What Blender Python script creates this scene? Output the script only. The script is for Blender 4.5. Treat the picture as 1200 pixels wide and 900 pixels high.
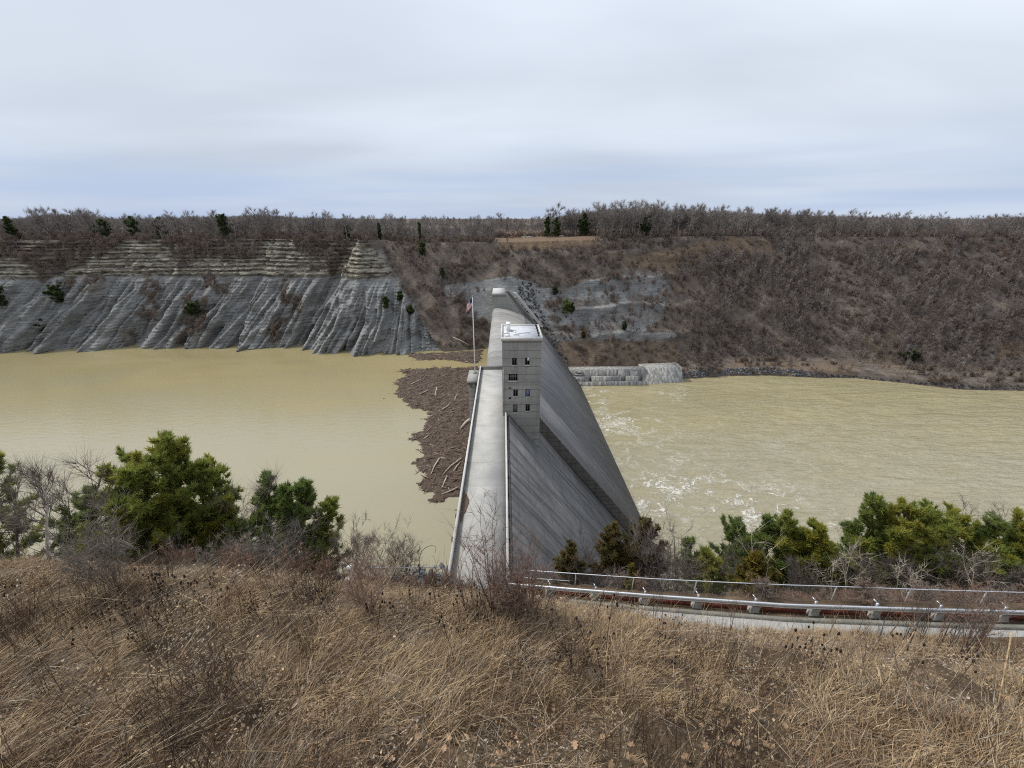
import bpy, math, random
import numpy as np
from mathutils import Vector, Euler, Matrix

for o in list(bpy.data.objects):
    bpy.data.objects.remove(o)
SC = bpy.context.scene
COL = SC.collection
R = math.radians
random.seed(7)
RNG = np.random.default_rng(11)

# ------------------------------------------------------------------ camera
CAM = np.array([0.0, 0.0, 50.0])
PITCH, YAW, FPX = R(21.3), R(1.07), 500.0
cam = bpy.data.cameras.new('camera')
cam.sensor_width = 36.0
cam.lens = FPX / 1200 * 36.0
cam.clip_start = 0.1
cam.clip_end = 12000
cam_ob = bpy.data.objects.new('camera', cam)
cam_ob.location = CAM
cam_ob.rotation_euler = (R(90) - PITCH, 0, -YAW)
COL.objects.link(cam_ob)
SC.camera = cam_ob

# ------------------------------------------------------------------ world and sun
SUN_EL, SUN_AZ = R(50), R(-62)          # azimuth measured from +Y towards +X
SC.view_settings.view_transform = 'Standard'
SC.view_settings.look = 'None'
SC.view_settings.exposure = 0.30
SC.view_settings.gamma = 1.0
SC.view_settings.use_curve_mapping = False
SC.cycles.use_denoising = False
SC.cycles.pixel_filter_type = 'BLACKMAN_HARRIS'
SC.cycles.filter_width = 1.1
SC.cycles.sample_clamp_direct = 3.0
SC.cycles.sample_clamp_indirect = 3.0
SC.cycles.max_bounces = 6
SC.cycles.diffuse_bounces = 3
SC.cycles.glossy_bounces = 3
SC.cycles.transmission_bounces = 4
SC.cycles.transparent_max_bounces = 8

W = bpy.data.worlds.new('World')
SC.world = W
W.use_nodes = True
wt = W.node_tree
for n in list(wt.nodes):
    wt.nodes.remove(n)


class NT:
    """small helper to write node trees"""
    def __init__(s, tree):
        s.t = tree

    def n(s, typ, ins=None, **kw):
        nd = s.t.nodes.new(typ)
        for k, v in kw.items():
            setattr(nd, k, v)
        if ins:
            for k, v in ins.items():
                s.set(nd, k, v)
        return nd

    def set(s, nd, k, v):
        sock = nd.inputs[k]
        if hasattr(v, 'is_output') or isinstance(v, bpy.types.NodeSocket):
            s.t.links.new(v, sock)
        else:
            sock.default_value = v

    def math(s, op, a, b=0.0, clamp=False):
        nd = s.n('ShaderNodeMath', {0: a, 1: b}, operation=op, use_clamp=clamp)
        return nd.outputs[0]

    def ramp(s, fac, stops, interp='LINEAR'):
        nd = s.n('ShaderNodeValToRGB', {0: fac})
        cr = nd.color_ramp
        cr.interpolation = interp
        while len(cr.elements) < len(stops):
            cr.elements.new(0.5)
        for e, (p, c) in zip(cr.elements, stops):
            e.position = p
            e.color = (c[0], c[1], c[2], 1) if hasattr(c, '__len__') else (c, c, c, 1)
        return nd.outputs[0]

    def mix(s, fac, a, b, blend='MIX'):
        nd = s.n('ShaderNodeMix', data_type='RGBA', blend_type=blend)
        for idx, v in ((0, fac), (6, a), (7, b)):
            if isinstance(v, bpy.types.NodeSocket):
                s.t.links.new(v, nd.inputs[idx])
            else:
                nd.inputs[idx].default_value = (v[0], v[1], v[2], 1) if hasattr(v, '__len__') else v
        return nd.outputs[2]

    def noise(s, vec, scale=1.0, detail=4.0, rough=0.55, dist=0.0):
        nd = s.n('ShaderNodeTexNoise', {'Scale': scale, 'Detail': detail, 'Roughness': rough, 'Distortion': dist})
        if vec is not None:
            s.t.links.new(vec, nd.inputs['Vector'])
        return nd.outputs[0]

    def mapv(s, vec, scale=(1, 1, 1), rot=(0, 0, 0), loc=(0, 0, 0)):
        nd = s.n('ShaderNodeMapping', {'Vector': vec, 'Scale': scale, 'Rotation': rot, 'Location': loc})
        return nd.outputs[0]


w = NT(wt)
tc = w.n('ShaderNodeTexCoord')
sep = w.n('ShaderNodeSeparateXYZ', {0: tc.outputs['Generated']})
dz = sep.outputs[2]
sky = w.n('ShaderNodeTexSky', sky_type='NISHITA', sun_disc=False, sun_elevation=SUN_EL,
          sun_rotation=SUN_AZ, altitude=200, air_density=1.0, dust_density=2.0, ozone_density=1.0)
nish = w.mix(1.0, sky.outputs[0], (0.09, 0.09, 0.09), 'MULTIPLY')
# the cloud deck: flat stratus, projected on a plane overhead
den = w.math('ADD', w.math('MAXIMUM', dz, 0.0), 0.16)
cu = w.math('DIVIDE', sep.outputs[0], den)
cv = w.math('DIVIDE', sep.outputs[1], den)
cvec = w.n('ShaderNodeCombineXYZ', {0: w.math('MULTIPLY', cu, 0.42), 1: cv}).outputs[0]
n1 = w.noise(w.mapv(cvec, (1, 1, 1), (0, 0, 0.5), (3.3, 1.2, 0)), 0.55, 2.5, 0.45, 0.3)
n2 = w.noise(w.mapv(cvec, (1.3, 1.0, 1), (0, 0, 0.9)), 0.8, 4.0, 0.5, 0.4)
cl = w.math('ADD', w.math('MULTIPLY', n1, 0.65), w.math('MULTIPLY', n2, 0.35))
cloud = w.ramp(cl, [(0.34, (0.48, 0.525, 0.60)), (0.50, (0.63, 0.685, 0.765)), (0.64, (0.76, 0.82, 0.90))])
lift = w.ramp(dz, [(0.0, 0.88), (0.10, 0.90), (0.30, 1.06), (0.6, 1.17), (1.0, 1.2)])
cloud = w.mix(1.0, cloud, lift, 'MULTIPLY')
# thinner, bluer streaks close to the horizon
band = w.noise(w.n('ShaderNodeCombineXYZ', {0: w.math('MULTIPLY', sep.outputs[0], 0.9), 1: 3.1,
                                            2: w.math('MULTIPLY', dz, 13.0)}).outputs[0], 1.3, 3.0, 0.5)
low = w.ramp(dz, [(0.0, 1.0), (0.05, 0.95), (0.13, 0.22), (0.2, 0.0)])
bl = w.math('MULTIPLY', low, w.ramp(band, [(0.36, 0.35), (0.6, 1.0)]))
cloud = w.mix(w.math('MULTIPLY', bl, 0.95), cloud, (0.375, 0.47, 0.66))
skyc = w.mix(0.92, nish, cloud)
bg = w.n('ShaderNodeBackground', {'Color': skyc, 'Strength': 1.0})
wo = w.n('ShaderNodeOutputWorld')
wt.links.new(bg.outputs[0], wo.inputs[0])

sun = bpy.data.lights.new('sun', 'SUN')
sun.energy = 2.5
sun.angle = R(10)
sun.color = (1.0, 0.95, 0.87)
sun_ob = bpy.data.objects.new('sun', sun)
sd = Vector((math.sin(SUN_AZ) * math.cos(SUN_EL), math.cos(SUN_AZ) * math.cos(SUN_EL), math.sin(SUN_EL)))
sun_ob.rotation_euler = sd.to_track_quat('Z', 'Y').to_euler()
sun_ob.location = (0, 0, 200)
COL.objects.link(sun_ob)

# ------------------------------------------------------------------ measuring helpers
_F = np.array([math.sin(YAW) * math.cos(PITCH), math.cos(YAW) * math.cos(PITCH), -math.sin(PITCH)])
_Rt = np.array([math.cos(YAW), -math.sin(YAW), 0.0])
_U = np.cross(_Rt, _F)


def ray(px, py):
    return _F + _Rt * ((px - 600) / FPX) + _U * (-(py - 450) / FPX)


def at_z(px, py, z):
    d = ray(px, py)
    return CAM + d * ((z - CAM[2]) / d[2])


def at_y(px, py, y):
    d = ray(px, py)
    return CAM + d * (y / d[1])


def at_d(px, py, dep):
    return CAM + ray(px, py) * dep


def proj(P):
    P = np.asarray(P, float) - CAM
    zc = np.maximum(P @ _F, 1e-3)
    return 600 + FPX * (P @ _Rt) / zc, 450 - FPX * (P @ _U) / zc


def sstep(a, b, x):
    t = np.clip((x - a) / (b - a), 0, 1)
    return t * t * (3 - 2 * t)


def _hash(ix, iy, seed):
    h = (ix.astype(np.int64) * 374761393 + iy.astype(np.int64) * 668265263 + seed * 974634777) & 0xffffffff
    h = ((h ^ (h >> 13)) * 1274126177) & 0xffffffff
    return ((h ^ (h >> 16)) & 0xffff) / 65535.0


def vnoise(x, y, seed=0):
    x = np.asarray(x, float)
    y = np.asarray(y, float)
    x, y = np.broadcast_arrays(x, y)
    ix, iy = np.floor(x), np.floor(y)
    fx, fy = x - ix, y - iy
    fx = fx * fx * (3 - 2 * fx)
    fy = fy * fy * (3 - 2 * fy)
    a, b = _hash(ix, iy, seed), _hash(ix + 1, iy, seed)
    c, d = _hash(ix, iy + 1, seed), _hash(ix + 1, iy + 1, seed)
    return (a * (1 - fx) + b * fx) * (1 - fy) + (c * (1 - fx) + d * fx) * fy


def fbm(x, y, seed=0, oct=4, gain=0.5):
    s, a, f, t = 0.0, 1.0, 1.0, 0.0
    for k in range(oct):
        s = s + a * vnoise(np.asarray(x) * f, np.asarray(y) * f, seed + k * 17)
        t += a
        a *= gain
        f *= 2.03
    return s / t


def in_poly(px, py, poly):
    px, py = np.asarray(px), np.asarray(py)
    ins = np.zeros(px.shape, bool)
    n = len(poly)
    for i in range(n):
        x0, y0 = poly[i]
        x1, y1 = poly[(i + 1) % n]
        if y0 == y1:
            continue
        c = ((y0 > py) != (y1 > py)) & (px < (x1 - x0) * (py - y0) / (y1 - y0) + x0)
        ins ^= c
    return ins


# ------------------------------------------------------------------ object helpers
def tag(o, label=None, cat=None, group=None, kind=None):
    if label:
        o['label'] = label
    if cat:
        o['category'] = cat
    if group:
        o['group'] = group
    if kind:
        o['kind'] = kind
    return o


def empty(name, loc, label, cat, group=None, rz=0):
    o = bpy.data.objects.new(name, None)
    o.empty_display_size = 0.5
    o.location = loc
    o.rotation_euler = (0, 0, rz)
    COL.objects.link(o)
    return tag(o, label, cat, group)


def mesh_np(name, V, F, mats, parent=None, smooth=False, link=True, midx=None, loc=None):
    """V (n,3); F list of arrays with 3 or 4 columns"""
    me = bpy.data.meshes.new(name)
    V = np.asarray(V, np.float32)
    Fs = [np.asarray(f, np.int32) for f in (F if isinstance(F, (list, tuple)) else [F]) if len(f)]
    me.vertices.add(len(V))
    me.vertices.foreach_set('co', V.ravel())
    loops = np.concatenate([f.ravel() for f in Fs])
    tot = np.concatenate([np.full(len(f), f.shape[1], np.int32) for f in Fs])
    start = np.concatenate([[0], np.cumsum(tot)[:-1]]).astype(np.int32)
    me.loops.add(len(loops))
    me.loops.foreach_set('vertex_index', loops)
    me.polygons.add(len(tot))
    me.polygons.foreach_set('loop_start', start)
    me.polygons.foreach_set('loop_total', tot)
    if smooth:
        me.polygons.foreach_set('use_smooth', np.ones(len(tot), bool))
    mats = mats if isinstance(mats, (list, tuple)) else [mats]
    for m in mats:
        me.materials.append(m)
    if midx is not None:
        me.polygons.foreach_set('material_index', np.asarray(midx, np.int32))
    me.update(calc_edges=True)
    me.validate()
    o = bpy.data.objects.new(name, me)
    if loc is not None:
        o.location = loc
    if link:
        COL.objects.link(o)
    if parent is not None:
        o.parent = parent
    return o


def attr(o, name, vals):
    a = o.data.attributes.new(name, 'FLOAT', 'POINT')
    a.data.foreach_set('value', np.asarray(vals, np.float32).ravel())


class MB:
    """collects quads / tubes / boxes, then becomes ONE mesh object"""
    def __init__(s):
        s.v, s.f3, s.f4, s.n = [], [], [], 0

    def add(s, V, F):
        V = np.asarray(V, float).reshape(-1, 3)
        F = np.asarray(F, int)
        (s.f3 if F.shape[1] == 3 else s.f4).append(F + s.n)
        s.v.append(V)
        s.n += len(V)

    def box(s, x0, x1, y0, y1, z0, z1):
        V = [(x, y, z) for z in (z0, z1) for y in (y0, y1) for x in (x0, x1)]
        s.add(V, [(0, 2, 3, 1), (4, 5, 7, 6), (0, 1, 5, 4), (2, 6, 7, 3), (0, 4, 6, 2), (1, 3, 7, 5)])

    def obox(s, c, ax, ay, az):
        """oriented box from centre and three half-axis vectors"""
        c, ax, ay, az = map(lambda q: np.asarray(q, float), (c, ax, ay, az))
        V = [c + i * ax + j * ay + k * az for k in (-1, 1) for j in (-1, 1) for i in (-1, 1)]
        s.add(V, [(0, 2, 3, 1), (4, 5, 7, 6), (0, 1, 5, 4), (2, 6, 7, 3), (0, 4, 6, 2), (1, 3, 7, 5)])

    def prism(s, prof, a, b, axis='y'):
        """closed profile [(x,z)...] extruded along y from a to b"""
        n = len(prof)
        V = [(p[0], a, p[1]) for p in prof] + [(p[0], b, p[1]) for p in prof]
        s.add(V, [(i, (i + 1) % n, n + (i + 1) % n, n + i) for i in range(n)])
        # caps as triangle fans (profiles are star shaped around vertex 0 or convex)
        s.add(V[:n], [(0, i + 1, i) for i in range(1, n - 1)])
        s.add(V[n:], [(0, i, i + 1) for i in range(1, n - 1)])

    def tube(s, pts, rad, k=6, cap=True):
        pts = np.asarray(pts, float)
        m = len(pts)
        rad = np.broadcast_to(np.asarray(rad, float), (m,))
        T = np.gradient(pts, axis=0)
        T /= np.linalg.norm(T, axis=1)[:, None] + 1e-9
        ref = np.array([0.31, 0.17, 0.93]) if abs(T[0][2]) < 0.9 else np.array([1.0, 0.1, 0.0])
        A = np.cross(T, ref)
        A /= np.linalg.norm(A, axis=1)[:, None] + 1e-9
        B = np.cross(T, A)
        th = np.arange(k) * 2 * math.pi / k
        V = pts[:, None, :] + rad[:, None, None] * (A[:, None, :] * np.cos(th)[None, :, None] + B[:, None, :] * np.sin(th)[None, :, None])
        F = []
        for i in range(m - 1):
            for j in range(k):
                F.append((i * k + j, i * k + (j + 1) % k, (i + 1) * k + (j + 1) % k, (i + 1) * k + j))
        base = s.n
        s.add(V.reshape(-1, 3), F)
        if cap and k == 4:
            s.f4.append(np.array([[base, base + 3, base + 2, base + 1]]))
            e = base + (m - 1) * k
            s.f4.append(np.array([[e, e + 1, e + 2, e + 3]]))
        elif cap and k > 4:
            e = base + (m - 1) * k
            s.f3.append(np.array([(base, base + j + 1, base + j) for j in range(1, k - 1)]))
            s.f3.append(np.array([(e, e + j, e + j + 1) for j in range(1, k - 1)]))

    def build(s, name, mat, parent=None, smooth=False, link=True, loc=None):
        F = []
        if s.f4:
            F.append(np.concatenate(s.f4))
        if s.f3:
            F.append(np.concatenate(s.f3))
        return mesh_np(name, np.concatenate(s.v), F, mat, parent, smooth, link, loc=loc)


def grid_faces(nr, nc):
    i = np.arange(nr - 1)[:, None] * nc + np.arange(nc - 1)[None, :]
    i = i.ravel()
    return np.stack([i, i + 1, i + nc + 1, i + nc], 1)


def scatter(name, protos, P, rz, sc, idx, mat=None, tilt=None, label=None, cat=None):
    """ONE object whose points carry copies of the prototype meshes (geometry nodes)"""
    me = bpy.data.meshes.new(name)
    P = np.asarray(P, np.float32)
    me.vertices.add(len(P))
    me.vertices.foreach_set('co', P.ravel())
    rot = np.zeros((len(P), 3), np.float32)
    rot[:, 2] = rz
    if tilt is not None:
        rot[:, 0] = tilt[:, 0]
        rot[:, 1] = tilt[:, 1]
    for nm, ty, key, val in (('rot', 'FLOAT_VECTOR', 'vector', rot), ('scl', 'FLOAT', 'value', np.asarray(sc, np.float32)),
                             ('idx', 'INT', 'value', np.asarray(idx, np.int32))):
        a = me.attributes.new(nm, ty, 'POINT')
        a.data.foreach_set(key, np.ascontiguousarray(val).ravel())
    o = bpy.data.objects.new(name, me)
    COL.objects.link(o)
    c = bpy.data.collections.new(name + '_shapes')
    for i, p in enumerate(protos):
        p.name = '%s_shape_%03d' % (name, i)
        c.objects.link(p)
    g = bpy.data.node_groups.new(name + '_nodes', 'GeometryNodeTree')
    g.interface.new_socket('Geometry', in_out='INPUT', socket_type='NodeSocketGeometry')
    g.interface.new_socket('Geometry', in_out='OUTPUT', socket_type='NodeSocketGeometry')
    t = NT(g)
    gi = t.n('NodeGroupInput')
    go = t.n('NodeGroupOutput')
    ci = t.n('GeometryNodeCollectionInfo')
    ci.inputs['Collection'].default_value = c
    ci.inputs['Separate Children'].default_value = True
    ci.inputs['Reset Children'].default_value = True
    def na(nm, ty):
        nd = t.n('GeometryNodeInputNamedAttribute', data_type=ty)
        nd.inputs['Name'].default_value = nm
        return nd.outputs[0]
    ip = t.n('GeometryNodeInstanceOnPoints')
    e2r = t.n('FunctionNodeEulerToRotation')
    g.links.new(na('rot', 'FLOAT_VECTOR'), e2r.inputs[0])
    g.links.new(gi.outputs[0], ip.inputs['Points'])
    g.links.new(ci.outputs[0], ip.inputs['Instance'])
    ip.inputs['Pick Instance'].default_value = True
    g.links.new(na('idx', 'INT'), ip.inputs['Instance Index'])
    g.links.new(e2r.outputs[0], ip.inputs['Rotation'])
    cx = t.n('ShaderNodeCombineXYZ')
    s_ = na('scl', 'FLOAT')
    for k in range(3):
        g.links.new(s_, cx.inputs[k])
    g.links.new(cx.outputs[0], ip.inputs['Scale'])
    g.links.new(ip.outputs[0], go.inputs[0])
    md = o.modifiers.new('scatter', 'NODES')
    md.node_group = g
    return tag(o, label, cat, kind='stuff')


# ------------------------------------------------------------------ materials
def new_mat(name, rough=0.9, spec=0.25):
    m = bpy.data.materials.new(name)
    m.use_nodes = True
    t = NT(m.node_tree)
    b = m.node_tree.nodes['Principled BSDF']
    b.inputs['Roughness'].default_value = rough
    b.inputs['Specular IOR Level'].default_value = spec
    return m, t, b


def simple_mat(name, col, rough=0.85, var=0.25, scale=3.0, spec=0.25, metal=0.0, inst=0.0, bump=0.0):
    m, t, b = new_mat(name, rough, spec)
    co = t.n('ShaderNodeTexCoord').outputs['Object']
    nz = t.noise(co, scale, 5.0, 0.6)
    c0 = [max(0, c * (1 - var)) for c in col]
    c1 = [min(1, c * (1 + var)) for c in col]
    c = t.ramp(nz, [(0.3, c0), (0.7, c1)])
    if inst:
        oi = t.n('ShaderNodeObjectInfo').outputs['Random']
        k = t.ramp(oi, [(0, 1 - inst), (1, 1 + inst)])
        c = t.mix(1.0, c, k, 'MULTIPLY')
    t.set(b, 'Base Color', c)
    b.inputs['Metallic'].default_value = metal
    if bump:
        bp = t.n('ShaderNodeBump', {'Height': nz, 'Strength': bump, 'Distance': 0.05})
        t.set(b, 'Normal', bp.outputs[0])
    return m


def twig_mat(name, cols, rough=0.9):
    """bark and twigs: colour varies from plant to plant and along the plant"""
    m, t, b = new_mat(name, rough, 0.15)
    oi = t.n('ShaderNodeObjectInfo')
    n = len(cols)
    c = t.ramp(oi.outputs['Random'], [(i / max(1, n - 1), cols[i]) for i in range(n)])
    co = t.n('ShaderNodeTexCoord').outputs['Object']
    nz = t.noise(co, 1.7, 3.0, 0.6)
    c = t.mix(1.0, c, t.ramp(nz, [(0.3, 0.7), (0.7, 1.3)]), 'MULTIPLY')
    t.set(b, 'Base Color', c)
    return m


def leaf_mat(name, dark, light, tint=None):
    m, t, b = new_mat(name, 0.7, 0.2)
    co = t.n('ShaderNodeTexCoord').outputs['Object']
    nz = t.noise(co, 0.55, 3.0, 0.6)
    nf = t.noise(co, 4.0, 2.0, 0.6)
    f = t.math('ADD', t.math('MULTIPLY', nz, 0.65), t.math('MULTIPLY', nf, 0.35))
    c = t.ramp(f, [(0.36, dark), (0.64, light)])
    if tint:
        n3 = t.noise(co, 0.35, 2.0, 0.5)
        c = t.mix(t.ramp(n3, [(0.5, 0.0), (0.68, 0.8)]), c, tint)
    t.set(b, 'Base Color', c)
    tr = t.n('ShaderNodeBsdfTranslucent', {'Color': c})
    mx = t.n('ShaderNodeMixShader', {0: 0.5, 1: b.outputs[0], 2: tr.outputs[0]})
    out = m.node_tree.nodes['Material Output']
    m.node_tree.links.new(mx.outputs[0], out.inputs[0])
    return m


def concrete_mat(name, base, dark, streak_dir=None, lift=0.0, joint=0.0, grain=1.0, streak=0.6, joint_dark=0.45, white=0.0):
    """concrete with blotches, run-off streaks (along streak_dir) and pour joints"""
    m, t, b = new_mat(name, 0.9, 0.25)
    co = t.n('ShaderNodeTexCoord').outputs['Object']
    s = t.n('ShaderNodeSeparateXYZ', {0: co})
    x, y, z = s.outputs
    n1 = t.noise(co, 0.16 * grain, 6.0, 0.62)
    n2 = t.noise(co, 1.3 * grain, 5.0, 0.65)
    f = t.math('ADD', t.math('MULTIPLY', n1, 0.6), t.math('MULTIPLY', n2, 0.4))
    c = t.ramp(f, [(0.33, dark), (0.66, base)])
    if streak_dir == 'slope':
        u = t.math('SUBTRACT', t.math('MULTIPLY', x, 0.62), t.math('MULTIPLY', z, 0.78))
        sv = t.n('ShaderNodeCombineXYZ', {0: t.math('MULTIPLY', u, 0.045), 1: t.math('MULTIPLY', y, 0.55), 2: 0.0}).outputs[0]
        sv2 = t.n('ShaderNodeCombineXYZ', {0: t.math('MULTIPLY', u, 0.13), 1: t.math('MULTIPLY', y, 1.9), 2: 5.0}).outputs[0]
        st = t.noise(sv, 1.0, 5.0, 0.65, 0.4)
        st2 = t.noise(sv2, 1.0, 4.0, 0.6)
        c = t.mix(t.math('MULTIPLY', t.ramp(st, [(0.45, 0), (0.62, 1)]), streak), c, [k * 0.5 for k in dark])
        c = t.mix(t.math('MULTIPLY', t.ramp(st2, [(0.60, 0), (0.70, 1)]), 0.35), c, [k * 1.5 for k in base])
        if white:
            wv = t.n('ShaderNodeCombineXYZ', {0: t.math('MULTIPLY', u, 0.07), 1: t.math('MULTIPLY', y, 1.7), 2: 9.0}).outputs[0]
            wn = t.noise(wv, 1.0, 2.0, 0.5)
            c = t.mix(t.math('MULTIPLY', t.ramp(wn, [(0.66, 0), (0.78, 1)]), white), c, (0.36, 0.36, 0.36))
    elif streak_dir == 'down':
        sv = t.n('ShaderNodeCombineXYZ', {0: t.math('MULTIPLY', x, 1.0), 1: t.math('MULTIPLY', y, 1.0), 2: t.math('MULTIPLY', z, 0.08)}).outputs[0]
        st = t.noise(sv, 1.1, 5.0, 0.65, 0.2)
        c = t.mix(t.math('MULTIPLY', t.ramp(st, [(0.48, 0), (0.64, 1)]), streak), c, [k * 0.55 for k in dark])
        if white:
            wn = t.noise(t.mapv(sv, (0.7, 0.7, 1), loc=(7, 3, 1)), 1.0, 3.0, 0.5)
            c = t.mix(t.math('MULTIPLY', t.ramp(wn, [(0.50, 0), (0.58, 1)]), white), c, (0.55, 0.54, 0.50))
    for val, coord, wd in ((lift, z, 0.07), (joint, y, 0.05)):
        if val:
            fr = t.math('FRACT', t.math('DIVIDE', coord, val))
            ln = t.math('LESS_THAN', t.math('ABSOLUTE', t.math('SUBTRACT', fr, 0.5)), wd / val)
            c = t.mix(t.math('MULTIPLY', ln, joint_dark), c, [k * 0.4 for k in dark])
            # each pour has a slightly different tone
            fl = t.math('FLOOR', t.math('DIVIDE', coord, val))
            wn = t.n('ShaderNodeTexWhiteNoise', {1: fl}, noise_dimensions='1D').outputs[0]
            c = t.mix(1.0, c, t.ramp(wn, [(0, 0.9), (1, 1.08)]), 'MULTIPLY')
    t.set(b, 'Base Color', c)
    bp = t.n('ShaderNodeBump', {'Height': n2, 'Strength': 0.1 if streak_dir == 'slope' else 0.25, 'Distance': 0.05})
    b.inputs['Specular IOR Level'].default_value = 0.08 if streak_dir == 'slope' else 0.25
    t.set(b, 'Normal', bp.outputs[0])
    return m


M = {}
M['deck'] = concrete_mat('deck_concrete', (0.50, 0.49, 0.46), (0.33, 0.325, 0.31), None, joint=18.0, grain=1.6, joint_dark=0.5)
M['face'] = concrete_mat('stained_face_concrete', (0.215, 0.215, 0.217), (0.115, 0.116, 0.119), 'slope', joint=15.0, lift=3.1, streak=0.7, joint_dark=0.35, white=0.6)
M['spill'] = concrete_mat('spillway_concrete', (0.40, 0.39, 0.37), (0.26, 0.255, 0.245), 'slope', joint=15.0, streak=0.35, joint_dark=0.35)
M['spillface'] = concrete_mat('spillway_face_concrete', (0.245, 0.244, 0.25), (0.165, 0.165, 0.17), 'slope', joint=15.0, streak=0.45, joint_dark=0.3, white=0.6)
M['tower'] = concrete_mat('tower_concrete', (0.40, 0.395, 0.365), (0.29, 0.285, 0.265), 'down', lift=2.15, streak=0.35, joint_dark=0.75)
M['wall'] = concrete_mat('dark_wall_concrete', (0.20, 0.195, 0.182), (0.125, 0.122, 0.115), 'down', lift=1.6, joint=0, streak=0.5, joint_dark=0.8)
M['block'] = concrete_mat('abutment_concrete', (0.36, 0.355, 0.33), (0.25, 0.247, 0.235), 'down', lift=1.55, streak=0.25, joint_dark=0.6)
M['basin'] = concrete_mat('basin_wall_concrete', (0.30, 0.295, 0.28), (0.20, 0.196, 0.187), 'down', grain=.6, streak=0.7, white=0.5, lift=0, joint_dark=0.5)
M['coping'] = concrete_mat('coping_concrete', (0.62, 0.61, 0.58), (0.45, 0.44, 0.42), None, grain=3)
M['roof'] = concrete_mat('roof_membrane', (0.62, 0.64, 0.68), (0.42, 0.43, 0.45), None, grain=4)
M['white'] = simple_mat('white_paint', (0.78, 0.78, 0.76), 0.5, 0.08)
M['steel'] = simple_mat('galvanised_steel', (0.62, 0.64, 0.67), 0.38, 0.12, 2.0, 0.5, metal=0.75)
M['dullsteel'] = simple_mat('dull_steel', (0.40, 0.41, 0.41), 0.6, 0.2, 3.0, 0.4, metal=0.3)
M['dark'] = simple_mat('dark_metal', (0.035, 0.035, 0.035), 0.6, 0.3)
M['glass'] = simple_mat('dark_window_glass', (0.012, 0.014, 0.016), 0.12, 0.3, 1.0, 0.5)
M['blueglass'] = simple_mat('blue_window_glass', (0.22, 0.30, 0.44), 0.2, 0.15, 1.0, 0.5)
M['greypanel'] = simple_mat('grey_window_panel', (0.20, 0.20, 0.19), 0.7, 0.2)
M['rust'] = simple_mat('rust_brown_board', (0.23, 0.085, 0.062), 0.85, 0.35, 5.0)
M['asphalt'] = simple_mat('pale_road_surface', (0.34, 0.34, 0.325), 0.95, 0.15, 2.0)
M['curb'] = simple_mat('shadow_toned_curb_concrete', (0.20, 0.20, 0.175), 0.95, 0.3, 2.0)  # grey-green tone carries the shade under the curb lip
M['paleconc'] = simple_mat('pale_concrete', (0.31, 0.30, 0.275), 0.95, 0.25, 2.5)
M['riprap'] = simple_mat('riprap_stone', (0.14, 0.145, 0.155), 0.9, 0.35, 0.8, inst=0.6)
M['darkrock'] = simple_mat('dark_spoil_rock', (0.055, 0.056, 0.06), 0.9, 0.35, 0.8, inst=0.5)
M['bark'] = twig_mat('grey_bark', [(0.12, 0.10, 0.088), (0.16, 0.135, 0.12), (0.10, 0.085, 0.078)])
M['woodfar'] = twig_mat('hillside_twigs', [(0.16, 0.122, 0.108), (0.25, 0.212, 0.195), (0.14, 0.108, 0.094), (0.32, 0.285, 0.262), (0.19, 0.155, 0.14), (0.23, 0.18, 0.155)])
M['scrub'] = twig_mat('scrub_twigs', [(0.215, 0.155, 0.122), (0.22, 0.175, 0.150), (0.27, 0.205, 0.16), (0.17, 0.135, 0.118), (0.28, 0.23, 0.195)])
M['rim'] = twig_mat('rim_twigs', [(0.19, 0.165, 0.15), (0.27, 0.24, 0.222), (0.16, 0.137, 0.124), (0.34, 0.31, 0.285)])
M['redtwig'] = twig_mat('red_brown_twigs', [(0.238, 0.154, 0.119), (0.280, 0.189, 0.140), (0.196, 0.126, 0.098)])
M['greytwig'] = twig_mat('grey_twigs', [(0.21, 0.185, 0.155), (0.26, 0.23, 0.19), (0.17, 0.145, 0.125)])
M['birch'] = simple_mat('white_birch_bark', (0.62, 0.60, 0.56), 0.8, 0.25, 3.0)
M['paletwig'] = simple_mat('pale_dead_wood', (0.42, 0.38, 0.31), 0.85, 0.2, 3.0)
M['pinebark'] = simple_mat('pine_bark', (0.075, 0.058, 0.047), 0.95, 0.3, 3.0)
M['pine'] = leaf_mat('pine_needles', (0.150, 0.190, 0.048), (0.310, 0.345, 0.075), (0.43, 0.385, 0.070))
M['pinedark'] = leaf_mat('dark_pine_needles', (0.110, 0.165, 0.050), (0.230, 0.290, 0.080), (0.29, 0.32, 0.08))
M['pineyel'] = leaf_mat('yellow_pine_needles', (0.20, 0.225, 0.048), (0.37, 0.375, 0.07), (0.44, 0.39, 0.07))
M['cedar'] = leaf_mat('cedar_foliage', (0.075, 0.067, 0.028), (0.213, 0.178, 0.067), (0.241, 0.149, 0.057))
M['cedargold'] = leaf_mat('golden_cedar_foliage', (0.086, 0.081, 0.022), (0.287, 0.236, 0.052), (0.333, 0.241, 0.046))
M['farpine'] = leaf_mat('distant_evergreen', (0.048, 0.067, 0.035), (0.136, 0.168, 0.072))
M['drift'] = twig_mat('driftwood', [(0.115, 0.080, 0.060), (0.19, 0.142, 0.110), (0.085, 0.060, 0.047), (0.36, 0.295, 0.23), (0.14, 0.10, 0.076)])
M['palelog'] = simple_mat('bleached_log', (0.46, 0.40, 0.32), 0.85, 0.25, 1.0)
M['raft'] = simple_mat('wet_bark_debris', (0.085, 0.061, 0.048), 0.9, 0.5, 1.6, bump=1.0)
M['head'] = simple_mat('teasel_head', (0.030, 0.021, 0.015), 0.95, 0.4, 40.0)
M['stem'] = simple_mat('dry_brown_stem', (0.13, 0.082, 0.050), 0.9, 0.3, 6.0, inst=0.4)
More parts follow.
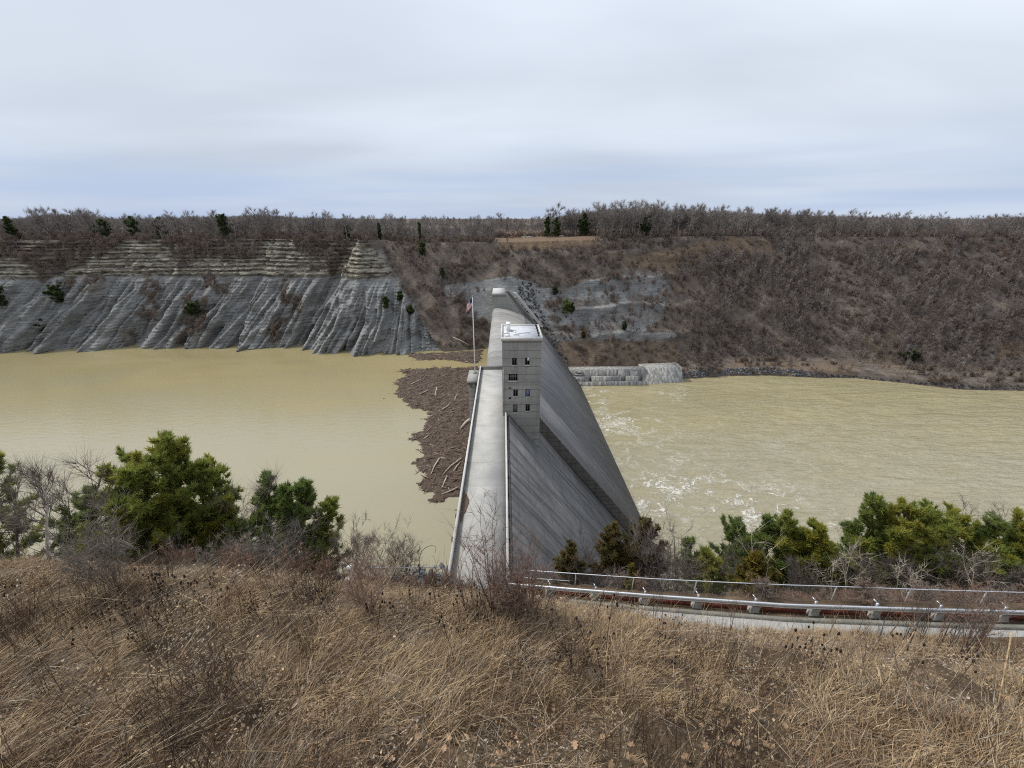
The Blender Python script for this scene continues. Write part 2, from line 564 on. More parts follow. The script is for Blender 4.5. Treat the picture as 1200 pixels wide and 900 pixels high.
M['darkstem'] = simple_mat('dark_dry_stem', (0.062, 0.040, 0.028), 0.9, 0.3, 6.0, inst=0.4)
M['oakleaf'] = simple_mat('fallen_leaf', (0.33, 0.215, 0.13), 0.8, 0.3, 9.0, inst=0.5)
M['litter'] = simple_mat('leaf_litter', (0.11, 0.078, 0.058), 0.95, 0.5, 8.0, bump=0.8)
M['red'] = simple_mat('red_cloth', (0.55, 0.045, 0.05), 0.8, 0.1)
M['whitecloth'] = simple_mat('white_cloth', (0.80, 0.79, 0.77), 0.8, 0.05)
M['bluecloth'] = simple_mat('blue_cloth', (0.03, 0.045, 0.16), 0.8, 0.1)
M['car_red'] = simple_mat('red_car_paint', (0.35, 0.05, 0.04), 0.35, 0.05, spec=0.5)
M['car_white'] = simple_mat('white_car_paint', (0.82, 0.82, 0.80), 0.35, 0.04, spec=0.5)
M['rubber'] = simple_mat('black_rubber', (0.02, 0.02, 0.02), 0.9, 0.2)
M['stonewall'] = simple_mat('pale_stone', (0.48, 0.43, 0.34), 0.9, 0.25, 0.7)

# ------------------------------------------------------------------ far valley side
ZR, ZD = -36.0, -61.0                 # reservoir level, river level below the dam
left_sh = np.array([at_z(px, py, ZR) for px, py in [(-400, 432), (-150, 421), (0, 415.5), (60, 412), (130, 409.5), (200, 409), (262, 409.5),
                    (345, 410.5), (430, 412.5), (500, 413.5), (530, 411), (556, 409)]])
right_sh = np.array([at_z(px, py, ZD) for px, py in [(668, 450), (750, 447), (803, 444), (850, 441), (900, 440), (965, 443), (1000, 443),
                     (1050, 448), (1130, 457), (1200, 458), (1400, 466), (1900, 480)]])
xs_b = np.concatenate([left_sh[:, 0], right_sh[:, 0]])
ys_b = np.concatenate([left_sh[:, 1] - 20.0, right_sh[:, 1]])
gul = [(at_z(350, 408, ZR)[0], at_y(413, 287, 329)[0], 15.0, 3.8), (at_z(283, 402, ZR)[0], at_y(303, 300, 326)[0], 5.5, 3.2),
       (at_z(222, 405, ZR)[0], at_y(245, 312, 322)[0], 4.0, 3.5), (at_z(160, 405, ZR)[0], at_y(195, 320, 320)[0], 4.5, 4.0),
       (at_z(30, 412, ZR)[0], at_y(65, 325, 315)[0], 5.0, 5.0), (at_z(95, 408, ZR)[0], at_y(128, 320, 318)[0], 3.5, 3.5),
       (at_z(405, 409, ZR)[0], at_y(440, 345, 312)[0], 3.0, 2.2)]


def bound_x(z):
    """where the bare cliff ends and the brushy slope beside the dam begins"""
    return np.interp(z, [-61, -36, 9, 34], [-30, -44, -79, -99])


def tri(p):
    return np.abs((p % 1.0) * 2 - 1)


def lean_x(X, z):
    """the ribs lean to the right, and fan out on the pyramid"""
    return X - np.interp(X, [-140, -105, -75, -48], [.55, .50, .05, -.35]) * (z + 36)


def crest_of(X, z):
    """1 on the sharp ribs of the shale, which are coloured paler"""
    X = lean_x(X, z)
    wob = (fbm(X / 30, z / 38, 3) - 0.5) * 44
    r1, r2, r3 = tri((X + wob) / 31.0), tri((X + wob * 0.8) / 12.3 + 0.2), tri((X + wob * 0.5) / 5.1 + 0.4)
    n = fbm(X / 7, z / 18, 27, 3)
    return sstep(14, 4, z) * np.clip(sstep(.90, .99, r1) + .9 * sstep(.84, .98, r2) * sstep(.42, .6, n) + .7 * sstep(.80, .97, r3) * sstep(.5, .64, n), 0, 1)


def far_y(X, z):
    Yb = np.interp(X, xs_b, ys_b)
    # cliff
    wob = (fbm(X / 34, z / 60, 3) - 0.5) * 26
    yc = Yb + (np.minimum(z, 9.6) + 61) / 1.25 + np.maximum(z - 9.6, 0) / 1.75
    low = sstep(14, 4, z)
    env = low * (0.35 + 0.65 * sstep(12, -20, z))
    XL = lean_x(X, z)
    wob = (fbm(XL / 30, z / 38, 3) - 0.5) * 44
    r1, r2, r3 = tri((XL + wob) / 31.0), tri((XL + wob * 0.8) / 12.3 + 0.2), tri((XL + wob * 0.5) / 5.1 + 0.4)
    var = 0.45 + 1.1 * fbm(XL / 45, z / 40, 29, 2)
    d = env * (8.0 * (r1 - 0.5) + 4.6 * (r2 - 0.5) * var + 2.2 * (r3 - 0.5) * var)
    # sharp rills, thin hard beds and broken blocks
    rl = 1 - np.abs(2 * fbm(XL / 5.2, z / 70, 23, 3) - 1)
    rl2 = 1 - np.abs(2 * fbm(XL / 12.0, z / 90, 24, 3) - 1)
    d = d - env * (3.2 * np.clip(rl - .72, 0, 1) / .28 + 4.2 * np.clip(rl2 - .80, 0, 1) / .20)
    d = d + low * (0.45 * (((z / 1.9 + .8 * fbm(X / 50, z * 0, 25, 2)) % 1) > .5) + (vnoise(X / 1.7, z / 1.1, 26) - .5) * 1.0)
    d = d - 1.8 * np.exp(-((z - 9.4) / 1.1) ** 2)
    d = d + (fbm(X / 9, z / 7, 21, 5, .6) - 0.5) * 6.0
    for xa, xb, dep, wd in gul:
        gx = xa + (xb - xa) * (z + 36) / 70.0 + (fbm(z / 14, xa + z * 0, 5, 3) - 0.5) * 5
        q = (X - gx) / wd
        d = d - dep * np.where(q < 0, np.exp(-q * q * 0.35), np.exp(-q * q * 2.2)) * (0.55 + 0.45 * low)
    # strata: ledges of harder beds
    st = sstep(8, 11, z)
    ph = z / 2.9 + 1.3 * (fbm(z / 4.5, X / 160, 13, 2) - 0.5) + 0.5 * (fbm(X / 60, z * 0, 9, 2) - 0.5)
    bed = np.where((ph % 1) > 0.42, 1.0, 0.0) * (0.6 + 0.8 * vnoise(np.floor(ph) * 3.7, X / 25, 4))
    d = d + st * (1.9 * bed - 0.9 + (vnoise(X / 5.5, z / 4, 31) - 0.5) * 2.2 + (vnoise(X / 2.2, z / 1.6, 32) - 0.5) * 2.0 - 2.4 * np.clip((1 - np.abs(2 * fbm(X / 9, z / 60, 33, 3) - 1)) - .78, 0, 1) / .22 + 2.6 * (tri((X + wob) / 24.0) - 0.5))
    # the pyramid shaped buttress right of the great gully
    gx = gul[0][0] + (gul[0][1] - gul[0][0]) * (z + 36) / 70.0
    bx = bound_x(z)
    u = (X - gx) / np.maximum(bx - gx, 3)
    d = d + np.where((u > 0) & (u < 1), 9.0 * (1 - np.abs(u - 0.45) / 0.55) * sstep(0, 0.15, u), 0)
    cliff = yc - d
    # brushy slope
    n2 = (fbm(X / 30, z / 22, 41, 4) - 0.5) * 7.0
    brush = Yb + np.minimum(z + 61, 25) / 1.25 + np.maximum(z + 36, 0) / 0.95 + n2
    wc = sstep(2.0, -2.0, X - bx + (vnoise(z / 6, z * 0 + 3, 8) - 0.5) * 5)
    left = brush * (1 - wc) + cliff * wc
    # valley side right of the dam
    bench = np.interp(X, [40, 60, 130, 250, 500], [1, 4, 12, 26, 34])
    hb = np.interp(X, [40, 150, 300, 500], [3.0, 5.0, 4.0, 3.0])
    zr = z + 61
    right = Yb + np.minimum(zr, hb) * 0.9 + sstep(hb - 0.4, hb + 2.0, zr) * bench + np.maximum(zr - hb, 0) / 1.06
    right = right + (fbm(X / 40, z / 25, 51, 4) - 0.5) * 11.0 * sstep(hb, hb + 14, zr)
    # quarried ledges
    q = sstep(20, 60, X) * sstep(190, 150, X)
    for zl, a in ((24, 3.0), (5, 3.4), (-14, 4.0), (-33, 3.0)):
        zz = zl + (fbm(X / 35, X * 0 + zl, 61, 3) - 0.5) * 9
        right = right + q * a * (sstep(-0.6, 0.6, z - zz) - sstep(-9, 0, z - zz) * 1.0)
    right = right - q * (fbm(X / 6, z / 6, 71, 4) - 0.5) * 3.0
    k = sstep(2, 44, X)
    return left * (1 - k) + right * k


def rim_z(X):
    return np.interp(X, [-900, -110, -70, 0, 60, 160, 400, 900], [34.5, 34.5, 31.5, 31.5, 32.5, 34, 34, 34])


fx = np.concatenate([np.linspace(-900, -520, 60)[:-1], np.arange(-520, -362, 1.15), np.arange(-362, -36, .72), np.arange(-36, 520, 1.15), np.linspace(520, 900, 60)[1:]])
NZ = 170
tt = np.linspace(0, 1, NZ)
po = np.array([2, 5, 9, 15, 25, 40, 65, 100, 160, 260, 420])
ZZ = -66 + tt[:, None] * (rim_z(fx)[None, :] + 66)
XX = np.broadcast_to(fx[None, :], ZZ.shape)
YY = far_y(XX, ZZ)
pY = YY[-1][None, :] + po[:, None]
pX = np.broadcast_to(fx[None, :], pY.shape)
pZ = ZZ[-1][None, :] + (fbm(pX / 45, pY / 45, 81, 3) - 0.5) * 3.0 * sstep(0, 30, po)[:, None] + 0.004 * po[:, None]
FX, FY, FZ = np.vstack([XX, pX]), np.vstack([YY, pY]), np.vstack([ZZ, pZ])
FV = np.stack([FX.ravel(), FY.ravel(), FZ.ravel()], 1)
fpx, fpy = proj(FV)
fpx, fpy = fpx.reshape(FX.shape), fpy.reshape(FX.shape)

# surface kinds, read from the photograph and fixed to the ground
jx = (fbm(FX / 13, FZ / 9, 91, 3) - 0.5) * 26
jy = (fbm(FX / 17, FZ / 8, 95, 3) - 0.5) * 16
qx, qy = fpx + jx, fpy + jy
cliffw = sstep(2.5, -2.5, FX - bound_x(FZ)) * (FZ < 34.6)
strata = cliffw * sstep(8, 10.5, FZ)
rock = cliffw.copy()
top_line = np.interp(fpx, [0, 12, 37, 50, 62, 100, 107, 116, 130, 150, 190, 202, 210, 216, 237, 292, 305, 316, 342, 350, 380, 388, 394, 402, 415, 430],
                     [302, 300, 318, 332, 326, 310, 291, 306, 295, 282, 285, 296, 320, 316, 301, 304, 296, 279, 280, 298, 303, 324, 320, 300, 278, 293])
veg_top = cliffw * sstep(3, -3, fpy + jy * .45 - top_line)
rock = rock * (1 - veg_top)
for cx, cy, rx, ry in ((62, 350, 14, 10), (155, 398, 9, 14), (175, 350, 12, 30), (228, 365, 16, 34), (210, 398, 8, 14), (340, 350, 9, 34), (322, 390, 10, 20), (100, 332, 26, 8), (255, 335, 16, 12)):
    e = ((qx - cx) / rx) ** 2 + ((qy - cy) / ry) ** 2
    rock = rock * (1 - 0.8 * sstep(1.4, 0.5, e) * (fbm(FX / 5, FZ / 5, 111, 3) > .44))
quarry = in_poly(qx, qy, [(606, 330), (650, 338), (700, 330), (775, 312), (783, 340), (778, 372), (745, 392), (700, 384), (655, 398), (630, 372)])
rock = np.maximum(rock, quarry * (0.35 + 0.65 * (fbm(FX / 16, FZ / 6, 101, 4) > 0.50)))
rock = np.maximum(rock, 0.95 * in_poly(fpx + jx * .3, fpy + jy * .3, [(552, 338), (566, 328), (600, 324), (628, 332), (640, 372), (625, 385), (552, 372)]))
for poly in ([(655, 362), (700, 358), (765, 360), (765, 378), (690, 384), (655, 380)], [(690, 385), (790, 390), (790, 400), (690, 396)], [(520, 335), (560, 330), (560, 352), (520, 346)]):
    rock = np.maximum(rock, 0.9 * in_poly(fpx + jx * .5, fpy + jy * .4, poly))
grass = np.zeros(FX.shape)
for poly, a in (([(583, 276), (700, 276), (704, 290), (583, 293)], 1.0), ([(735, 302), (860, 277), (905, 284), (905, 296), (840, 298), (780, 318), (735, 312)], 0.9),
                ([(1040, 286), (1075, 284), (1075, 296), (1040, 296)], 0.8), ([(780, 325), (830, 318), (820, 345), (785, 345)], 0.45),
                ([(655, 402), (790, 396), (800, 428), (660, 432)], 0.6), ([(850, 425), (1000, 424), (1005, 442), (850, 440)], 0.6),
                ([(1170, 404), (1230, 402), (1230, 416), (1170, 416)], 0.9), ([(1000, 395), (1050, 390), (1050, 420), (1010, 425)], 0.6),
                ([(1010, 424), (1120, 424), (1180, 434), (1040, 432)], 0.5), ([(560, 300), (760, 296), (760, 300), (560, 306)], 0.3)):
    grass = np.maximum(grass, a * in_poly(fpx + jx * .4, fpy + jy * .35, poly))
plate = (np.arange(FX.shape[0]) >= NZ)[:, None] & np.ones(FX.shape, bool)
fieldp = in_poly(fpx, fpy, [(583, 270), (700, 270), (704, 290), (583, 293)]) & plate
grass = np.maximum(grass, fieldp * 1.0)

m, t, b = new_mat('valley_side_ground', 0.95, 0.15)
a_ = lambda nm: t.n('ShaderNodeAttribute', attribute_name=nm).outputs['Fac']
co = t.n('ShaderNodeTexCoord').outputs['Object']
s = t.n('ShaderNodeSeparateXYZ', {0: co})
soil = t.ramp(t.noise(co, 0.12, 6.0, 0.65), [(0.32, (0.088, 0.073, 0.062)), (0.5, (0.155, 0.127, 0.106)), (0.68, (0.24, 0.198, 0.16))])
gr = t.ramp(t.noise(co, 0.35, 5.0, 0.65), [(0.3, (0.115, 0.080, 0.054)), (0.7, (0.25, 0.180, 0.118))])
# shale: thin level beds, pale streaks running down, and paler ribs
lay = t.noise(t.mapv(co, (0.05, 0.05, 1.25)), 1.0, 5.0, 0.7)
blo = t.noise(co, 0.10, 5.0, 0.6)
shale = t.ramp(t.math('ADD', t.math('MULTIPLY', lay, 0.55), t.math('MULTIPLY', blo, 0.45)),
               [(0.32, (0.125, 0.126, 0.126)), (0.5, (0.235, 0.235, 0.229)), (0.66, (0.36, 0.356, 0.342))])
run = t.noise(t.n('ShaderNodeCombineXYZ', {0: t.math('MULTIPLY', s.outputs[0], 0.42), 1: t.math('MULTIPLY', s.outputs[2], 0.045), 2: 2.0}).outputs[0], 1.0, 4.0, 0.6, 0.5)
shale = t.mix(t.math('MULTIPLY', t.ramp(run, [(0.58, 0), (0.72, 1)]), 0.3), shale, (0.30, 0.30, 0.29))
shale = t.mix(t.math('MULTIPLY', a_('crest'), 0.5), shale, (0.42, 0.41, 0.385))
sb = t.noise(t.mapv(co, (0.02, 0.02, 0.75)), 1.0, 4.0, 0.7, 0.35)
sblk = t.noise(t.mapv(co, (0.16, 0.16, 0.5)), 1.0, 5.0, 0.7)
stc = t.ramp(t.math('ADD', t.math('MULTIPLY', sb, 0.48), t.math('MULTIPLY', sblk, 0.52)),
             [(0.36, (0.060, 0.054, 0.048)), (0.46, (0.16, 0.145, 0.120)), (0.53, (0.44, 0.395, 0.31)), (0.60, (0.20, 0.185, 0.155)), (0.70, (0.52, 0.46, 0.36))])
rk = t.mix(a_('strata'), shale, stc)
c = t.mix(a_('rock'), soil, rk)
c = t.mix(a_('grass'), c, gr)
t.set(b, 'Base Color', c)
bp = t.n('ShaderNodeBump', {'Height': t.noise(t.mapv(co, (1, 1, 2.2)), 0.45, 6.0, 0.7), 'Strength': 1.0, 'Distance': 1.6})
t.set(b, 'Normal', bp.outputs[0])
M['valley'] = m
hill = mesh_np('valley_hillside', FV, grid_faces(*FX.shape), M['valley'])
for nm, vals in (('rock', rock), ('strata', strata), ('grass', grass), ('crest', crest_of(FX, FZ) * cliffw)):
    attr(hill, nm, vals)
tag(hill, 'far valley side with grey shale cliff and brown brushy slopes', kind='structure')

m, t, b = new_mat('plateau_ground', 0.95, 0.1)
co = t.n('ShaderNodeTexCoord').outputs['Object']
t.set(b, 'Base Color', t.ramp(t.noise(co, 0.01, 6.0, 0.6), [(0.35, (0.075, 0.062, 0.05)), (0.65, (0.17, 0.135, 0.095))]))
mesh_np('plateau_terrain', [(-9000, 560, 31), (9000, 560, 31), (9000, 9000, 31), (-9000, 9000, 31)], np.array([[0, 1, 2, 3]]), m)['kind'] = 'structure'

# ------------------------------------------------------------------ near slope below the overlook
rail_px = [(560, 679, 28.5), (616, 683.5, 27.0), (760, 695, 24.6), (920, 706, 22.4), (1080, 711, 21.4), (1200, 714, 20.8), (1400, 718, 20.6)]
RAILP = np.array([at_d(*q) for q in rail_px])          # top line of the guardrail


_cr = [(-200, 664), (0, 668), (200, 675), (330, 680), (410, 696), (520, 712), (600, 718), (700, 725), (800, 741), (900, 764), (1000, 781), (1100, 790), (1200, 798), (1500, 806)]
CRX, CRY = [], []
for _px, _py in _cr:                                    # where the slope breaks away
    _d = ray(_px, _py)
    _y = 6.2 / (-_d[2] / _d[1] - 0.33)
    CRY.append(_y); CRX.append(_d[0] / _d[1] * _y)


def near_z(X, Y):
    X, Y = np.broadcast_arrays(np.asarray(X, float), np.asarray(Y, float))
    Yc = np.interp(X, CRX, CRY)
    D = 6.2 + 0.33 * np.minimum(Y, Yc) + 1.07 * np.maximum(Y - Yc, 0)
    e = sstep(-1.5, 1.5, Y - Yc)
    D = D + (fbm(X / 3.2, Y / 3.2, 201, 4) - 0.5) * (0.55 + 1.6 * sstep(14, 40, Y))
    # level strip for the road and the guardrail
    yr = np.interp(X, RAILP[:, 0], RAILP[:, 1])
    zr = np.interp(X, RAILP[:, 0], RAILP[:, 2]) - 0.75
    z = 50 - D
    wgt = sstep(-5.5, -3.0, Y - yr) * sstep(2.3, 1.0, Y - yr) * sstep(RAILP[0, 0] - 1, RAILP[1, 0], X)
    return z * (1 - wgt) + (zr - 0.06) * wgt


ny = np.concatenate([np.arange(-14, 12, 0.22), np.arange(12, 34, 0.5), np.arange(34, 130, 1.5)])
nx = np.concatenate([np.arange(-260, -40, 4.0), np.arange(-40, -17, 0.8), np.arange(-17, 17, 0.24), np.arange(17, 44, 0.6), np.arange(44, 264, 4.0)])
NX, NY = np.meshgrid(nx, ny)
NZ_ = np.maximum(near_z(NX, NY), -70)
m, t, b = new_mat('dead_grass_ground', 0.95, 0.1)
co = t.n('ShaderNodeTexCoord').outputs['Object']
g1 = t.noise(co, 0.5, 5.0, 0.6)
g2 = t.noise(co, 22.0, 4.0, 0.7)
g3 = t.noise(t.mapv(co, (9, 30, 20), (0, 0, 0.6)), 1.0, 4.0, 0.7, 0.6)
f = t.math('ADD', t.math('MULTIPLY', g1, 0.4), t.math('ADD', t.math('MULTIPLY', g2, 0.3), t.math('MULTIPLY', g3, 0.3)))
t.set(b, 'Base Color', t.ramp(f, [(0.36, (0.040, 0.028, 0.020)), (0.48, (0.11, 0.078, 0.052)), (0.60, (0.22, 0.165, 0.105)), (0.7, (0.36, 0.29, 0.20))]))
t.set(b, 'Normal', t.n('ShaderNodeBump', {'Height': g3, 'Strength': 1.0, 'Distance': 0.06}).outputs[0])
M['nearground'] = m
near = mesh_np('near_hillside', np.stack([NX.ravel(), NY.ravel(), NZ_.ravel()], 1), grid_faces(*NX.shape), m)
tag(near, 'near slope of dead grass dropping to the dam', kind='structure')

# ------------------------------------------------------------------ water
def water_mat(name, col, rough, waves, foam=False):
    m, t, b = new_mat(name, rough, 0.5)
    b.inputs['IOR'].default_value = 1.42
    co = t.n('ShaderNodeTexCoord').outputs['Object']
    big = t.noise(t.mapv(co, (0.012, 0.03, 1), (0, 0, 0.15)), 1.0, 4.0, 0.55, 0.6)
    c = t.ramp(big, [(0.35, [k * 0.92 for k in col]), (0.65, [k * 1.08 for k in col])])
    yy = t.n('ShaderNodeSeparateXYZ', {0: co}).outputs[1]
    sky_sheen = t.math('ADD', t.math('DIVIDE', yy, 170.0), t.math('MULTIPLY', big, 0.9))  # paler towards the near side: sky reflection put into the water colour
    c = t.mix(t.ramp(sky_sheen, [(0.45, 0.0), (1.0, 1.0)]) if False else t.ramp(t.math('SUBTRACT', 2.15, sky_sheen), [(0.25, 0.0), (0.85, 0.85)]), c, (0.325, 0.297, 0.208))
    h = None
    for sc, rot, amp in waves:
        nz = t.noise(t.mapv(co, sc, (0, 0, rot)), 1.0, 4.0, 0.6, 0.5)
        nz = t.math('MULTIPLY', nz, amp)
        h = nz if h is None else t.math('ADD', h, nz)
    if foam:
        fo = t.n('ShaderNodeAttribute', attribute_name='foam').outputs['Fac']
        ed = t.n('ShaderNodeTexCoord').outputs['Object']
        warp = t.n('ShaderNodeTexNoise', {'Scale': 0.09, 'Detail': 4.0, 'Roughness': 0.6})
        t.t.links.new(ed, warp.inputs['Vector'])
        wv = t.mix(0.5, ed, warp.outputs['Color'], 'LINEAR_LIGHT')
        wv = t.n('ShaderNodeVectorMath', {0: ed, 1: t.n('ShaderNodeVectorMath', {0: warp.outputs['Color'], 1: (26, 26, 0)}, operation='MULTIPLY').outputs[0]}, operation='ADD').outputs[0]
        vo = t.n('ShaderNodeTexVoronoi', {'Vector': t.mapv(wv, (0.055, 0.085, 0.1)), 'Scale': 1.0}, feature='DISTANCE_TO_EDGE').outputs['Distance']
        fine = t.noise(t.mapv(wv, (0.35, 0.5, 1)), 1.0, 5.0, 0.7)
        lines = t.ramp(vo, [(0.0, 1.0), (0.035, 0.7), (0.09, 0.0)])
        lines = t.math('MULTIPLY', lines, t.ramp(fine, [(0.42, 0.0), (0.6, 1.0)]))
        blob = t.ramp(t.math('ADD', t.math('MULTIPLY', fine, 0.6), t.math('MULTIPLY', fo, 0.45)), [(0.66, 0.0), (0.80, 1.0)])
        msk = t.math('MINIMUM', t.math('ADD', t.math('MULTIPLY', lines, t.math('MULTIPLY', fo, 2.0)), t.math('MULTIPLY', blob, fo)), 0.9)
        c = t.mix(msk, c, (0.64, 0.62, 0.55))
        t.set(b, 'Roughness', t.math('ADD', t.math('MULTIPLY', msk, 0.5), rough))
        h = t.math('ADD', h, t.math('MULTIPLY', msk, 0.25))
    t.set(b, 'Base Color', c)
    bp = t.n('ShaderNodeBump', {'Height': h, 'Strength': 1.0, 'Distance': 1.0})
    t.set(b, 'Normal', bp.outputs[0])
    return m


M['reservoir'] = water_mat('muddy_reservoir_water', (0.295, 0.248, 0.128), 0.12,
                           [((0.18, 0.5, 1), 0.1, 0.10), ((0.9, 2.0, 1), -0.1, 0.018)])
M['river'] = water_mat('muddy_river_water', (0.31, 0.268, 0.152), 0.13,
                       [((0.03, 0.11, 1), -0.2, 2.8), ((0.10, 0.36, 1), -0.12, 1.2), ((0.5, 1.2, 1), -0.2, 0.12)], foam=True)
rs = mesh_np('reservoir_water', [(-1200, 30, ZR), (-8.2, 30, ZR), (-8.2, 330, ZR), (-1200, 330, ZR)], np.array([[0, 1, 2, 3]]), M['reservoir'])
tag(rs, kind='structure')
wx, wy = np.meshgrid(np.concatenate([np.arange(36, 330, 3.0), np.arange(330, 1240, 30)]), np.arange(60, 345, 3.0))
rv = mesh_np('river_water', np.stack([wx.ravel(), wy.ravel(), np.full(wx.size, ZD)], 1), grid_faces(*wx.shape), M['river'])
rpx, rpy = proj(np.stack([wx.ravel(), wy.ravel(), np.full(wx.size, ZD)], 1))
foam = np.zeros(rpx.shape)
for cx, cy, rx, ry, a in ((722, 497, 46, 15, 1.0), (790, 575, 70, 26, 0.95), (760, 600, 50, 26, 0.9), (880, 592, 60, 26, 0.85), (840, 575, 50, 22, 0.6),
                          (700, 460, 18, 30, 0.55), (930, 580, 30, 20, 0.4), (790, 462, 24, 8, 0.4), (760, 540, 90, 60, 0.28), (950, 520, 200, 60, 0.12), (900, 610, 90, 20, 0.6)):
    foam = np.maximum(foam, a * np.exp(-(((rpx - cx) / rx) ** 2 + ((rpy - cy) / ry) ** 2)))
attr(rv, 'foam', foam)
tag(rv, kind='structure')

# ------------------------------------------------------------------ the dam
dam = empty('concrete_dam', (-4, 90, 0), 'long grey concrete dam crossing the gorge with pale deck and dark sloping face', 'dam')
def place(o, root):
    """parent without moving: parts were modelled in world space"""
    o.parent = root
    o.matrix_parent_inverse = Matrix.Translation(-Vector(root.location)) if root.rotation_euler.z == 0 else root.matrix_basis.inverted()
    return o


def xz_loft(profs, ys, name, mat, root, smooth=False, cap=True):
    """profiles of equal length at each y, lofted"""
    V, n = [], len(profs[0])
    for p, y in zip(profs, ys):
        V += [(q[0], y, q[1]) for q in p]
    F = []
    for i in range(len(ys) - 1):
        for j in range(n):
            F.append((i * n + j, i * n + (j + 1) % n, (i + 1) * n + (j + 1) % n, (i + 1) * n + j))
    mb = MB()
    mb.add(V, F)
    me_o = mb.build(name, mat, None, smooth)
    if cap:
        me = me_o.data
        import bmesh
        bm = bmesh.new()
        bm.from_mesh(me)
        bm.verts.ensure_lookup_table()
        bm.faces.new([bm.verts[j] for j in range(n)])
        k = (len(ys) - 1) * n
        bm.faces.new([bm.verts[k + n - 1 - j] for j in range(n)])
        bmesh.ops.recalc_face_normals(bm, faces=bm.faces)
        bm.to_mesh(me)
        bm.free()
    return place(me_o, root)


ZB = -66.0
nearp = [(-8.3, ZB), (-8.3, -0.35), (1.1, -0.35), (1.1, 0.1), (1.32, 0.1), (1.4 - 0.8 * ZB, ZB)]
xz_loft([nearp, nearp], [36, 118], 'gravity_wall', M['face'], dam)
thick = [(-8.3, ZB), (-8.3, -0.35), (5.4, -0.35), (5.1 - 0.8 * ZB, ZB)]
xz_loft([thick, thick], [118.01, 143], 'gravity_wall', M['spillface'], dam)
og = [(-8.3, ZB), (-8.3, -13.0), (-8.0, -11.3), (-7.2, -10.0), (-6.0, -9.3), (-4.0, -9.0)]
for t_ in np.linspace(1.5, 32.6, 16):
    og.append((t_ - 4, -9 - 0.01917 * t_ * t_))
og.append((5.1 - 0.8 * ZB, ZB))
sp = xz_loft([og, og], [143.01, 300], 'spillway', M['spill'], dam)
sp.data.materials.append(M['spillface'])
for p in sp.data.polygons:                                   # the steep chute below the crest is darker, stained concrete
    if p.center.x > 14:
        p.material_index = 1
farp = [(-8.3, ZB), (-8.3, 0.0), (0.6, 0.0), (0.6 - 0.8 * ZB, ZB)]
xz_loft([farp, farp], [300.01, 372], 'abutment_block', M['block'], dam)
tw = [(0.9, 1.6), (3.6, 1.6), (3.6 + 3.0 - 0.8 * ZB, ZB), (0.9 - 0.8 * ZB, ZB)]
xz_loft([tw, tw], [304, 308], 'training_wall', M['wall'], dam)
tw2 = [(7.0, -1.0), (9.4, -1.4), (9.4 + 0.8 * 40, -41), (7.0 + 0.8 * 40, -41)]
xz_loft([tw2, tw2], [313, 316], 'training_wall', M['coping'], dam)
# the near training wall: its face looks at the camera, bedded in horizontal lifts
tw3 = [(1.5, 0.2), (5.0, 0.2), (5.6 - 0.8 * ZB, ZB), (1.5 - 0.8 * ZB, ZB)]
xz_loft([tw3, tw3], [117.4, 118.8], 'training_wall', M['wall'], dam)
mb = MB(); mb.box(-8.28, 0.55, 38, 142.6, -0.35, 0.0)
place(mb.build('deck', M['deck'], None), dam)
mb = MB(); mb.box(-8.28, 0.5, 300.3, 372, 0.0, 0.15)
place(mb.build('deck', M['coping'], None), dam)
mb = MB(); mb.box(-8.3, -8.3 + 10, 299.4, 300.2, -0.9, 0.9)
place(mb.build('end_curb', M['block'], None), dam)
mb = MB(); mb.box(-8.28, 0.6, 142.6, 143.6, -1.4, 1.0)
place(mb.build('end_curb', M['wall'], None), dam)
# parapets with a pale coping and dark brackets on the outside
for x0, x1, y1 in ((-8.62, -8.24, 143), (0.12, 0.46, 104.6)):
    p_ = MB(); p_.box(x0 + .05, x1 - .05, 38, y1, 0.0, 0.9)
    par = place(p_.build('parapet', M['block'], None), dam)
    p_ = MB(); p_.box(x0 - .03, x1 + .03, 38, y1, 0.9, 1.08)
    c_ = p_.build('coping', M['coping'], None)
    c_.parent = par
    p_ = MB()
    for y in np.arange(44, y1 - 1, 6.1):
        sx = -1 if x0 < -5 else 1
        xo = x0 + .05 if sx < 0 else x1 - .05
        p_ = MB()
        p_.box(min(xo, xo + sx * .34), max(xo, xo + sx * .34), y, y + .42, 0.15, 0.8)
        c_ = p_.build('bracket', M['dark'], None)
        c_.parent = par
    if x0 > -5:
        p_ = MB(); p_.box(0.62, 1.06, 38, 104.6, -0.34, 0.06)
        place(p_.build('ledge', M['wall'], None), dam)
# pier on the reservoir side that carries the flagpole
mb = MB(); mb.box(-12.0, -8.31, 131.5, 141.5, -60, -0.9)
place(mb.build('pier', M['wall'], None), dam)
mb = MB(); mb.box(-12.4, -8.31, 131.1, 141.9, -0.9, 0.0)
place(mb.build('pier_cap', M['block'], None), dam)
# end block of the deck at the near side
mb = MB(); mb.box(-9.9, -8.66, 47.6, 49.4, -2.2, 0.6)
place(mb.build('end_block', M['wall'], None), dam)

# leaf litter swept against the left parapet
ang = np.linspace(0, 2 * np.pi, 22, endpoint=False)
rr = 1 + 0.22 * np.sin(ang * 3 + 1) + 0.12 * np.sin(ang * 7)
V = [(-7.6, 66.2, 0.16)] + [(min(max(-7.75 + 0.75 * r_ * math.cos(a), -8.2), -6.7), 66.2 + 4.2 * r_ * math.sin(a), 0.01) for a, r_ in zip(ang, rr)]
lp = mesh_np('leaf_litter', V, np.array([(0, 1 + i, 1 + (i + 1) % 22) for i in range(22)]), M['litter'])
tag(lp, 'brown leaf litter swept along the left parapet of the dam deck', 'leaves', kind='stuff')

